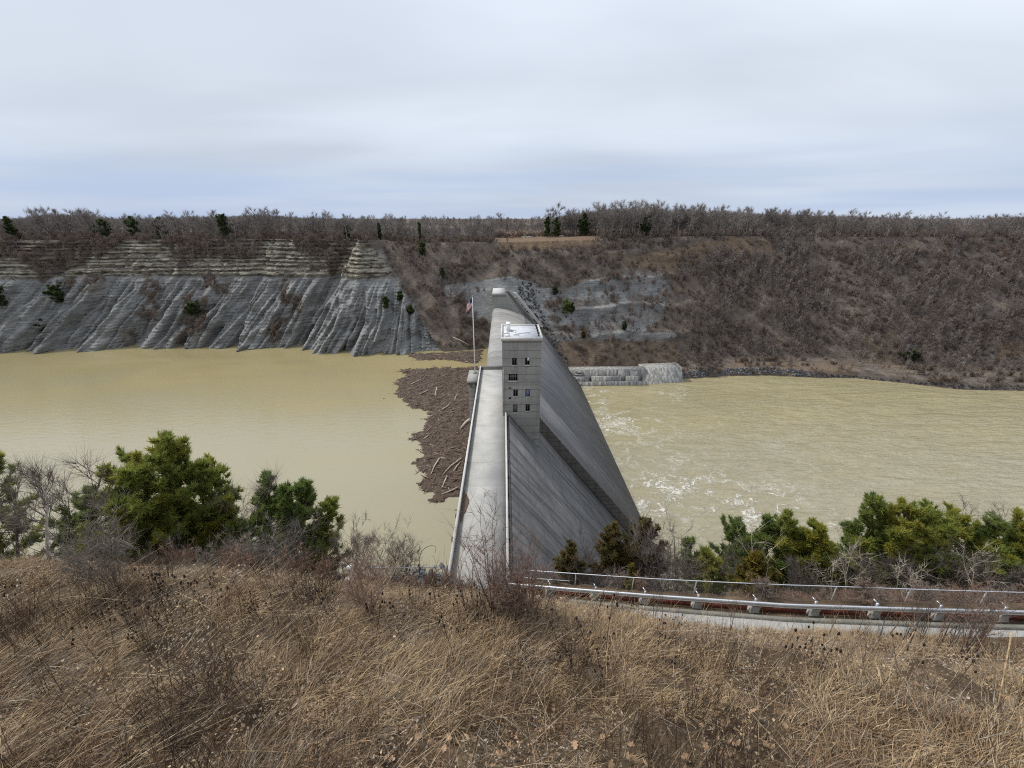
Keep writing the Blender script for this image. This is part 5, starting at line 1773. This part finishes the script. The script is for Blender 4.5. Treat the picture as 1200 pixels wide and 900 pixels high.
near_evergreen(1170, 616, 34.5, 98, 'dull dark pine near the right edge', 'pinedark', seed=76, dens=.9, first=.08)
near_evergreen(1206, 604, 34, 98, 'green pine cut by the right edge', 'pine', seed=77, dens=.9, first=.08)
near_evergreen(891, 648, 27.5, 70, 'squat dark golden cedar right behind the fence', 'cedargold', 'cedar', seed=78, dens=1.0, first=.03, nl=.36, nw=.08)
near_bare(886, 618, 27.5, 'dead pale tree with bare forked branches over the golden cedar', 'dead_tree', trunk='paletwig', twig='paletwig', seed=81, spread=.5, limbs=6, subs=2, twigs=2, up=.5, first=.35, lean=(-.12, 0), r0=.11)
near_bare(899, 634, 27.5, 'short pale dead snag beside the dead pale tree', 'dead_tree', trunk='paletwig', twig='paletwig', seed=82, spread=.35, limbs=4, subs=1, twigs=2, up=.8, first=.4, r0=.09)
for i, (px, yt, lab) in enumerate([(998, 628, 'pale forked birch sapling behind the middle of the right fence'), (979, 650, 'small pale bare sapling left of the forked birch'),
                                   (1056, 656, 'pale crooked sapling under the broad bright pine'), (1148, 640, 'pale branched sapling at the fence near the right edge'), (1072, 664, 'thin leaning pale sapling beside the crooked one')]):
    near_bare(px, yt, 25.5, lab, 'birch_sapling', 'sapling', trunk='paletwig', twig='paletwig', seed=85 + i, spread=.42, limbs=8, subs=3, twigs=4, up=.75, first=.3, r0=.06)
for i, (px, yt, Y, lab) in enumerate([(775, 632, 31, 'grey bare shrub right of the tallest rusty cedar'), (797, 612, 37, 'pale twiggy bare tree against the churning river'), (790, 640, 29, 'brown bare shrub before the thin blue green pine'),
                                      (845, 640, 34, 'bare shrub right of the yellow young pine'), (1010, 640, 31, 'dull bare shrub before the dark narrow pine'), (1105, 628, 32, 'large rounded grey bare bush on the right'),
                                      (1140, 600, 36, 'bare crown rising behind the dull green pine'), (1192, 610, 35, 'grey bare tree near the right edge'), (950, 650, 29, 'brown bare shrub before the yellowest pine'), (1160, 640, 30, 'bare shrub before the dull dark pine'),
                                      (690, 640, 31, 'thin bare shrub left of the pointed cedar'), (640, 668, 27, 'low bare shrub at the left end of the fence'), (1060, 640, 31, 'brown bare shrub before the broad pine')]):
    near_bare(px, yt + (16 if px > 930 and Y < 33 else 0), Y, lab, 'bare_shrub', 'shrub', trunk='bark', twig='greytwig' if i in (1, 5, 7) else 'bark', seed=95 + i, spread=.7 if i not in (1, 6, 7) else .45, stems=6 if i not in (1, 6, 7) else 1, limbs=8, subs=5, twigs=9, first=.12)

# brush covering the near slope around and below the trees (uncountable)
brush_p = [bare_single(700 + i, 'b', M['scrub' if i % 2 else 'redtwig'], h=1.5, limbs=6, subs=4, twigs=8, spread=.8, tw=.022, first=.05, k=3, stems=6, up=.6, twl=.24) for i in range(5)]
rng = np.random.default_rng(171)
n = 5200
P = np.stack([rng.uniform(-75, 85, n), rng.uniform(13, 62, n), np.zeros(n)], 1)
P[:, 2] = near_z(P[:, 0], P[:, 1]) - .1
yr = np.interp(P[:, 0], RAILP[:, 0], RAILP[:, 1])
onroad = (P[:, 0] > RAILP[0, 0] - 1) & (P[:, 1] > yr - 4.6) & (P[:, 1] < yr + .95)
keep = ~onroad & ~((np.abs(P[:, 0] + 4) < 6.5) & (P[:, 1] > 34)) & ~((P[:, 0] > -4) & (P[:, 0] < 30) & (P[:, 1] > 40 + 0 * P[:, 0]))
P = P[keep]
P = P[~((P[:, 0] > -21) & (P[:, 0] < 2) & (P[:, 1] > 11) & (rng.uniform(size=len(P)) < .85))]
scatter('slope_brush', brush_p, P, rng.uniform(0, 6.28, len(P)), rng.uniform(.5, 1.2, len(P)) * np.where((P[:, 0] > 0) & (P[:, 1] > np.interp(P[:, 0], RAILP[:, 0], RAILP[:, 1])), .8, np.interp(P[:, 1], [13, 22, 34], [.4, .55, .9])), rng.integers(0, 5, len(P)), tilt=rng.normal(size=(len(P), 2)) * .15,
        label='brown leafless brush covering the near slope behind the fence', cat='brush')
print('brush', len(P))

# ------------------------------------------------------------------ dead grass, stems and leaves in the foreground
def grass_mat(name, cols):
    m, t, b = new_mat(name, .8, .25)
    oi = t.n('ShaderNodeObjectInfo').outputs['Random']
    c = t.ramp(oi, [(i / (len(cols) - 1), cols[i]) for i in range(len(cols))])
    co = t.n('ShaderNodeTexCoord').outputs['Object']
    c = t.mix(1.0, c, t.ramp(t.noise(co, 9.0, 2.0, .6), [(.3, .55), (.7, 1.45)]), 'MULTIPLY')
    t.set(b, 'Base Color', c)
    return m
M['g_tan'] = grass_mat('tan_dead_grass', [(.335, .238, .134), (.44, .328, .195), (.265, .182, .102), (.52, .405, .262)])
M['g_brown'] = grass_mat('brown_dead_grass', [(.205, .136, .080), (.265, .18, .108), (.148, .098, .058), (.32, .235, .148)])
M['g_red'] = grass_mat('reddish_dead_grass', [(.24, .142, .082), (.30, .185, .11), (.18, .108, .064), (.32, .22, .135)])
M['g_grey'] = grass_mat('grey_dead_grass', [(0.260, 0.215, 0.163), (0.351, 0.293, 0.227), (0.195, 0.156, 0.117), (0.429, 0.370, 0.293)])


def tuft(seed, mat, n, hmin, hmax, wd, spread, lean, bend, flat=.0):
    rng = np.random.default_rng(seed)
    mb = MB()
    P = np.stack([rng.normal(0, spread, n), rng.normal(0, spread, n), np.full(n, -.03)], 1)
    D = _unit(np.stack([rng.normal(lean, .45, n), rng.normal(0, .45, n), np.full(n, 1.0 - flat) + rng.uniform(-.2, .2, n)], 1))
    L = rng.uniform(hmin, hmax, n)
    side = _unit(np.cross(D, rng.normal(size=(n, 3))))
    bd = np.stack([rng.normal(lean * .8, .5, n), rng.normal(0, .5, n), -rng.uniform(0, 1, n)], 1) * bend
    p1 = P + D * L[:, None] * .4
    p2 = p1 + _unit(D + bd * .6) * L[:, None] * .35
    p3 = p2 + _unit(D + bd * 1.6) * L[:, None] * .3
    w_ = wd * rng.uniform(.6, 1.3, n)[:, None]
    V = np.stack([P - side * w_, P + side * w_, p1 + side * w_ * .9, p1 - side * w_ * .9, p2 + side * w_ * .6, p2 - side * w_ * .6, p3], 1).reshape(-1, 3)
    mb.add(V, (np.arange(n)[:, None] * 7 + np.array([[0, 1, 2, 3]])))
    b0 = mb.n - 7 * n
    mb.f4.append(np.arange(n)[:, None] * 7 + np.array([[3, 2, 4, 5]]) + b0)
    mb.f3.append(np.arange(n)[:, None] * 7 + np.array([[5, 4, 6]]) + b0)
    return mb.build('tuft', mat, link=False)


tufts = []
for i, (mt, n, a, b2, wd, sp_, ln, bn, fl_) in enumerate([
        ('g_tan', 50, .22, .58, .0046, .12, .6, 1.1, .40), ('g_tan', 42, .32, .80, .0048, .10, 1.0, 1.2, .55), ('g_brown', 50, .22, .55, .0046, .13, .5, 1.0, .30), ('g_brown', 44, .34, .85, .0046, .12, .8, 1.0, .40),
        ('g_grey', 44, .22, .64, .0046, .14, .9, 1.2, .60), ('g_grey', 36, .34, .95, .0046, .12, 1.3, 1.1, .70), ('g_tan', 40, .15, .40, .0052, .16, 1.0, 1.4, .85), ('g_brown', 40, .15, .42, .0052, .16, .9, 1.4, .85),
        ('g_red', 40, .25, .68, .0045, .12, .6, .9, .35)]):
    tufts.append(tuft(800 + i, M[mt], n, a, b2, wd, sp_, ln, bn, fl_))
rng = np.random.default_rng(181)
n = 19000
P = np.stack([rng.uniform(-17.5, 15.5, n), rng.uniform(1.8, 12.5, n), np.zeros(n)], 1)
pn = fbm(P[:, 0] / 1.6, P[:, 1] / 1.3, 190, 4)
pt = fbm(P[:, 0] / 2.2 + 9, P[:, 1] / 1.6, 195, 3)
keep = rng.uniform(size=n) < (.10 + 1.7 * sstep(.39, .56, pn))
P, pn, pt = P[keep], pn[keep], pt[keep]
P[:, 2] = near_z(P[:, 0], P[:, 1])
pt = pt + .05 * sstep(-2, 6, P[:, 0])
idx = np.where(pt < .43, rng.choice([2, 3, 7, 5, 8], len(P), p=[.25, .2, .2, .15, .2]), np.where(pt < .53, rng.choice([4, 5, 2, 0, 6, 8], len(P)), rng.choice([0, 1, 6, 4, 3, 8], len(P), p=[.31, .22, .22, .09, .06, .10])))
flow = np.where(P[:, 0] < -3, .15, .5) + (fbm(P[:, 0] / 3, P[:, 1] / 3, 197, 2) - .5) * 3.2 + rng.normal(0, .6, len(P))
scatter('dead_grass', tufts, P, flow, rng.uniform(.5, 1.1, len(P)) * (.7 + .45 * sstep(.4, .6, pn)) * (1 - (.3 + .2 * (P[:, 0] > 1)) * sstep(-1.2, .1, P[:, 1] - np.interp(P[:, 0], CRX, CRY))), idx, label='tangled tan and brown dead grass in the foreground', cat='grass')
print('grass', len(P))

# upright dry weed stalks
stk = []
for i in range(6):
    rg = np.random.default_rng(820 + i)
    mb = MB()
    for k in range(5):
        x, y = rg.normal(0, .09, 2)
        h = rg.uniform(.7, 1.35)
        lx, ly = rg.normal(.10, .14), rg.normal(0, .12)
        pts = [(x, y, -.05), (x + lx * h * .4, y + ly * h * .4, h * .5), (x + lx * h, y + ly * h, h)]
        mb.tube(pts, [.0048, .0038, .0018], 3, cap=False)
        nb = 7
        f = rg.uniform(.45, 1, nb)[:, None]
        B = np.array(pts[0]) * (1 - f) + np.array(pts[2]) * f
        D = _unit(np.stack([rg.normal(0, .6, nb), rg.normal(0, .6, nb), np.full(nb, .9)], 1))
        ribbons(mb, B, D, rg.uniform(.08, .24, nb), .0022, rg, .2)
    stk.append(mb.build('stalk', M['stem' if i % 2 else 'darkstem'], link=False))
n = 3600
P = np.stack([rng.uniform(-17, 15, n), rng.uniform(2.2, 11, n), np.zeros(n)], 1)
pn = fbm(P[:, 0] / 2.4, P[:, 1] / 1.9, 210, 3)
P = P[rng.uniform(size=n) < .08 + 1.3 * sstep(.44, .62, pn)]
P[:, 2] = near_z(P[:, 0], P[:, 1])
scatter('dry_stalks', stk, P, rng.uniform(0, 6.28, len(P)), rng.uniform(.55, 1.15, len(P)) * (1 - .45 * sstep(-1.5, 0, P[:, 1] - np.interp(P[:, 0], CRX, CRY)) * (P[:, 0] > 1)), rng.integers(0, 6, len(P)), tilt=np.stack([rng.normal(0, .12, len(P)), rng.normal(.08, .16, len(P))], 1),
        label='thin upright brown weed stalks among the dead grass', cat='stalks')
# chips of broken stem and leaf lying between the tufts
chips = []
for i, mt in enumerate(('g_brown', 'g_grey', 'g_red', 'g_tan')):
    rg = np.random.default_rng(880 + i)
    mb = MB(); m_ = 26
    c = np.stack([rg.normal(0, .16, m_), rg.normal(0, .16, m_), rg.uniform(.0, .10, m_)], 1)
    u = _unit(np.stack([rg.normal(size=m_), rg.normal(size=m_), rg.normal(0, .4, m_)], 1)); v = _unit(np.cross(u, rg.normal(size=(m_, 3)) * .5 + np.array([0, 0, 1.0])))
    L_ = rg.uniform(.010, .035, m_)[:, None]; w2 = rg.uniform(.006, .018, m_)[:, None]
    mb.add(np.stack([c - u * L_, c + v * w2, c + u * L_, c - v * w2], 1).reshape(-1, 3), np.arange(4 * m_).reshape(-1, 4))
    chips.append(mb.build('chip', M[mt], link=False))
n = 3600
P = np.stack([rng.uniform(-15, 14, n), rng.uniform(1.8, 9.5, n), np.zeros(n)], 1)
pc = fbm(P[:, 0] / 1.2, P[:, 1] / 1.0, 230, 3)
P = P[rng.uniform(size=n) < .15 + 1.2 * sstep(.42, .6, pc)]
P[:, 2] = near_z(P[:, 0], P[:, 1]) + rng.uniform(0, .12, len(P))
scatter('ground_litter', chips, P, rng.uniform(0, 6.28, len(P)), rng.uniform(.7, 1.4, len(P)), rng.choice(4, len(P), p=[.35, .35, .2, .1]), label='pale chips of dead leaf and stem between the grass tufts', cat='leaf litter')
# fallen stalks lying on the ground
lie = []
for i in range(4):
    mb = MB(); L_ = [.9, 1.3, .6, 1.7][i]
    mb.tube([(-L_ / 2, 0, .05), (0, .03, .10), (L_ / 2, .02, .16)], [.006, .005, .002], 3, cap=False)
    lie.append(mb.build('lying', M['g_tan' if i % 2 else 'g_grey'], link=False))
n = 2600
P = np.stack([rng.uniform(-15, 14, n), rng.uniform(2, 9.5, n), np.zeros(n)], 1)
P[:, 2] = near_z(P[:, 0], P[:, 1]) + rng.uniform(.03, .32, n)
scatter('fallen_stalks', lie, P, rng.normal(.75, .55, n), rng.uniform(.5, 1.2, n), rng.integers(0, 4, n), tilt=np.stack([rng.normal(0, .1, n), rng.normal(-.12, .16, n)], 1),
        label='pale fallen stalks lying across the dead grass', cat='stalks')

# teasels: spiny dark seed heads on tall stems
def teasel(seed):
    rg = np.random.default_rng(seed)
    root = bpy.data.objects.new('teasel', None)
    root.empty_display_size = .2
    h = rg.uniform(1.05, 1.45)
    lean = rg.normal(0, .08, 2)
    tops = [(lean[0] * h, lean[1] * h, h)]
    mb = MB(); mb.tube([(0, 0, -.06), (lean[0] * h * .5, lean[1] * h * .5, h * .55), tops[0]], [.006, .005, .0035], 5)
    for k in range(rg.integers(1, 4)):
        f = rg.uniform(.5, .75); a = rg.uniform(0, 6.28); L_ = rg.uniform(.2, .38)
        p = np.array([lean[0] * h * f, lean[1] * h * f, h * f])
        q = p + np.array([math.cos(a) * L_ * .45, math.sin(a) * L_ * .45, L_])
        mb.tube([p, p + (q - p) * .5 + np.array([math.cos(a), math.sin(a), 0]) * .04, q], [.004, .0035, .003], 4, cap=False)
        tops.append(tuple(q))
    parts = [mb.build('stem', M['darkstem'], link=False)]
    for tp in tops:
        mb = MB(); L_ = rg.uniform(.062, .085); r_ = L_ * .27
        mb.tube([np.array(tp) + np.array([0, 0, L_ * z]) for z in (0, .08, .3, .6, .85, 1.0)], [r_ * q for q in (.5, .85, 1.0, .85, .5, .1)], 8)
        m_ = 46
        zz = rg.uniform(.05, .95, m_); aa = rg.uniform(0, 6.28, m_)
        rr_ = r_ * np.interp(zz, [0, .3, .6, 1], [.6, 1, .85, .3])
        B = np.stack([tp[0] + rr_ * np.cos(aa), tp[1] + rr_ * np.sin(aa), tp[2] + zz * L_], 1)
        D = _unit(np.stack([np.cos(aa), np.sin(aa), np.full(m_, .5)], 1))
        ribbons(mb, B, D, rg.uniform(.008, .016, m_), .0016, rg, .1)
        m6 = 6; a6 = np.arange(6) * 1.05
        ribbons(mb, np.repeat([tp], 6, 0), _unit(np.stack([np.cos(a6), np.sin(a6), np.full(6, .7)], 1)), L_ * 1.1, .003, rg, .2)
        parts.append(mb.build('seed_head', M['head'], link=False))
    return root, parts
tz = [teasel(840 + i) for i in range(5)]
tfirst = [True] * 5
tpos = []
for (cx, cy, sx, sy, k) in ((225, 700, 46, 14, 18), (150, 735, 26, 14, 9), (290, 690, 30, 14, 7), (545, 722, 50, 14, 13), (620, 725, 50, 14, 9), (700, 762, 60, 20, 8), (760, 752, 46, 18, 6), (940, 768, 34, 8, 6), (1080, 780, 40, 6, 3), (10, 705, 12, 5, 2), (400, 712, 24, 10, 3), (480, 700, 14, 4, 3)):
    for _ in range(k):
        tpos.append((rng.normal(cx, sx), rng.normal(cy, sy)))
for px, py in tpos:
    d = ray(px, py + 28)
    # walk down the line of sight to the ground
    for t_ in np.arange(4, 16, .05):
        p = CAM + d * t_
        if p[2] < float(near_z(p[0], p[1])):
            break
    i = int(rng.integers(0, 5))
    root, parts = tz[i]
    if tfirst[i]:
        r_, ps = root, parts
        tfirst[i] = False
    else:
        r_, ps = root.copy(), [q.copy() for q in parts]
    COL.objects.link(r_)
    for q in ps:
        COL.objects.link(q)
        q.parent = r_
    r_.location = (p[0], p[1], float(near_z(p[0], p[1])))
    s_ = rng.uniform(.6, .95)
    r_.scale = (s_, s_, s_)
    r_.rotation_euler = (rng.normal(0, .08), rng.normal(.06, .1), rng.uniform(0, 6.28))
    tag(r_, 'dry teasel with dark oval seed heads standing in the dead grass', 'teasel', 'teasels in the dead grass')

# fallen oak leaves
def oak(seed):
    rg = np.random.default_rng(seed)
    n_ = 15
    yy = np.linspace(0, 1, n_)
    wd = .30 * np.sin(np.pi * np.clip(yy * .97 + .03, 0, 1)) ** .7 * (1 + .45 * np.sin(yy * 24))
    curl = rg.uniform(-.5, .5)
    V = []
    for y, w_ in zip(yy, wd):
        zc_ = .25 * y * y * curl + .1 * math.sin(6 * y)
        V += [(-w_, y, zc_ + .35 * w_), (0, y, zc_), (w_, y, zc_ + .3 * w_)]
    F = grid_faces(n_, 3)
    o = mesh_np('fallen_leaf', np.array(V) * .12, F, M['oakleaf'], link=False)
    return o
ok_p = [oak(860 + i) for i in range(4)]
ofirst = [True] * 4
for (cx, cy, sx, sy, k) in ((460, 860, 60, 22, 16), (640, 880, 60, 14, 10), (890, 850, 20, 16, 9), (830, 885, 40, 10, 7), (730, 890, 60, 8, 8), (330, 820, 14, 6, 4), (1030, 850, 120, 30, 9), (560, 790, 60, 20, 8), (500, 880, 40, 14, 8), (790, 820, 60, 20, 6), (240, 880, 60, 12, 4)):
    for _ in range(k):
        px, py = rng.normal(cx, sx), rng.normal(cy, sy)
        d = ray(px, py)
        for t_ in np.arange(3, 16, .04):
            p = CAM + d * t_
            if p[2] < float(near_z(p[0], p[1])) + .05:
                break
        i = int(rng.integers(0, 4))
        o = ok_p[i] if ofirst[i] else ok_p[i].copy()
        ofirst[i] = False
        COL.objects.link(o)
        o.location = (p[0], p[1], p[2] + rng.uniform(.0, .14))
        o.rotation_euler = (rng.normal(.3, .5), rng.normal(0, .5), rng.uniform(0, 6.28))
        o.scale = (rng.uniform(.7, 1.3),) * 3
        tag(o, 'curled tan oak leaf caught in the dead grass', 'leaf', 'fallen oak leaves in the dead grass')

# shrubs standing in the foreground grass
def fore_shrub(px, ytop, ybase, lab, seed, spread, stems, limbs, subs, twigs, twig, tw=.006, up=.6, first=.1, r0=.02, lean=(0, 0), name='bare_shrub', cat='shrub', group=None, trunk=None):
    d = ray(px, ybase)
    for t_ in np.arange(3, 18, .04):
        p = CAM + d * t_
        if p[2] < float(near_z(p[0], p[1])):
            break
    top = at_y(px, ytop, p[1])
    h = max(top[2] - p[2], .3)
    tr, br = bare_plant(seed, h, limbs=limbs, subs=subs, twigs=twigs, spread=spread, stems=stems, tw=tw, up=up, first=first, r0=r0, k=5, lean=lean, seg=1, twl=.2)
    e = empty(name, (p[0], p[1], float(near_z(p[0], p[1])) - .04), lab, cat, group)
    tr.build('stem', M[trunk or twig], e)
    br.build('branches', M[twig], e)
fore_shrub(136, 626, 692, 'large rounded grey tan shrub at the top of the left slope', 901, .8, 14, 6, 4, 6, 'greytwig', tw=.008, r0=.03, up=.9)
fore_shrub(434, 662, 722, 'rounded red brown shrub below the short left fence', 902, .8, 12, 6, 4, 6, 'redtwig', r0=.03, up=1.0)
fore_shrub(606, 668, 722, 'dense rusty brown shrub at the end of the guardrail', 903, .95, 14, 7, 4, 8, 'redtwig', r0=.03, up=.8)
fore_shrub(577, 598, 718, 'tall bare multi stemmed sapling in front of the dam deck', 904, .55, 7, 7, 2, 3, 'redtwig', tw=.007, r0=.045, up=1.2, first=.2, name='bare_sapling', cat='sapling')
fore_shrub(545, 640, 718, 'thin bare sapling left of the tall multi stemmed one', 905, .4, 3, 6, 2, 3, 'redtwig', tw=.007, r0=.03, up=1.3, first=.2, name='bare_sapling', cat='sapling')
fore_shrub(622, 622, 718, 'slender bare sapling right of the tall multi stemmed one', 906, .35, 3, 6, 2, 3, 'redtwig', tw=.007, r0=.03, up=1.3, first=.2, name='bare_sapling', cat='sapling')
fore_shrub(672, 742, 790, 'dark tangled low bush in the middle of the grass', 907, .9, 9, 5, 3, 4, 'darkstem', tw=.008, r0=.02, up=.3)
fore_shrub(250, 770, 826, 'dark tangled low bush in the left grass', 908, .95, 9, 5, 3, 4, 'darkstem', tw=.008, r0=.02, up=.3)
for i in range(30):
    px = random.uniform(1030, 1196) if i < 20 else random.uniform(690, 1030)
    yb_ = np.interp(px, [690, 1000, 1200], [718, 748, 776]) + random.uniform(-4, 8)
    fore_shrub(px, yb_ - random.uniform(45, 92) * (1 if i < 20 else .75), yb_, 'thin dark bare sapling in front of the guardrail on the right', 920 + i, .3, random.choice([1, 2, 3]), 6, 2, 3, 'bark' if i % 3 else 'redtwig', tw=.006, r0=.022, up=1.3, first=.25,
               lean=(random.uniform(-.02, .16), 0), name='bare_sapling', cat='sapling', group='thin saplings in front of the guardrail')
for i, (a, b2, c_, d_, lab) in enumerate([(1020, 812, 1072, 740, 'single pale leaning stalk right of centre'), (1186, 740, 1152, 900, 'pale slanting stalk at the right edge')]):
    pa, pb = None, None
    q = []
    for px, py in ((a, b2), (c_, d_)):
        q.append(at_d(px, py, 9.2 if i == 0 else 7.0))
    mb = MB(); mb.tube([q[0] * 0, (q[1] - q[0]) * .5 + np.array([.02, 0, .03]), q[1] - q[0]], [.012, .010, .006], 5)
    tag(mb.build('dry_stalk', M['g_tan'], loc=q[0]), lab, 'stalk')
# arched dead stem against the water left of the deck
base = at_d(492, 676, 12.5); tip = at_d(511, 641, 12.6); mid = at_d(499, 641.5, 12.6)
mb = MB(); mb.tube([base * 0, at_d(491, 655, 12.5) - base, at_d(494, 646, 12.5) - base, mid - base, at_d(506, 639, 12.6) - base, tip - base, at_d(510, 648, 12.6) - base], [.012, .011, .01, .009, .008, .007, .004], 5)
tag(mb.build('arched_stem', M['darkstem'], loc=base), 'arched dead stem with hooked tip against the water left of the deck', 'stem')
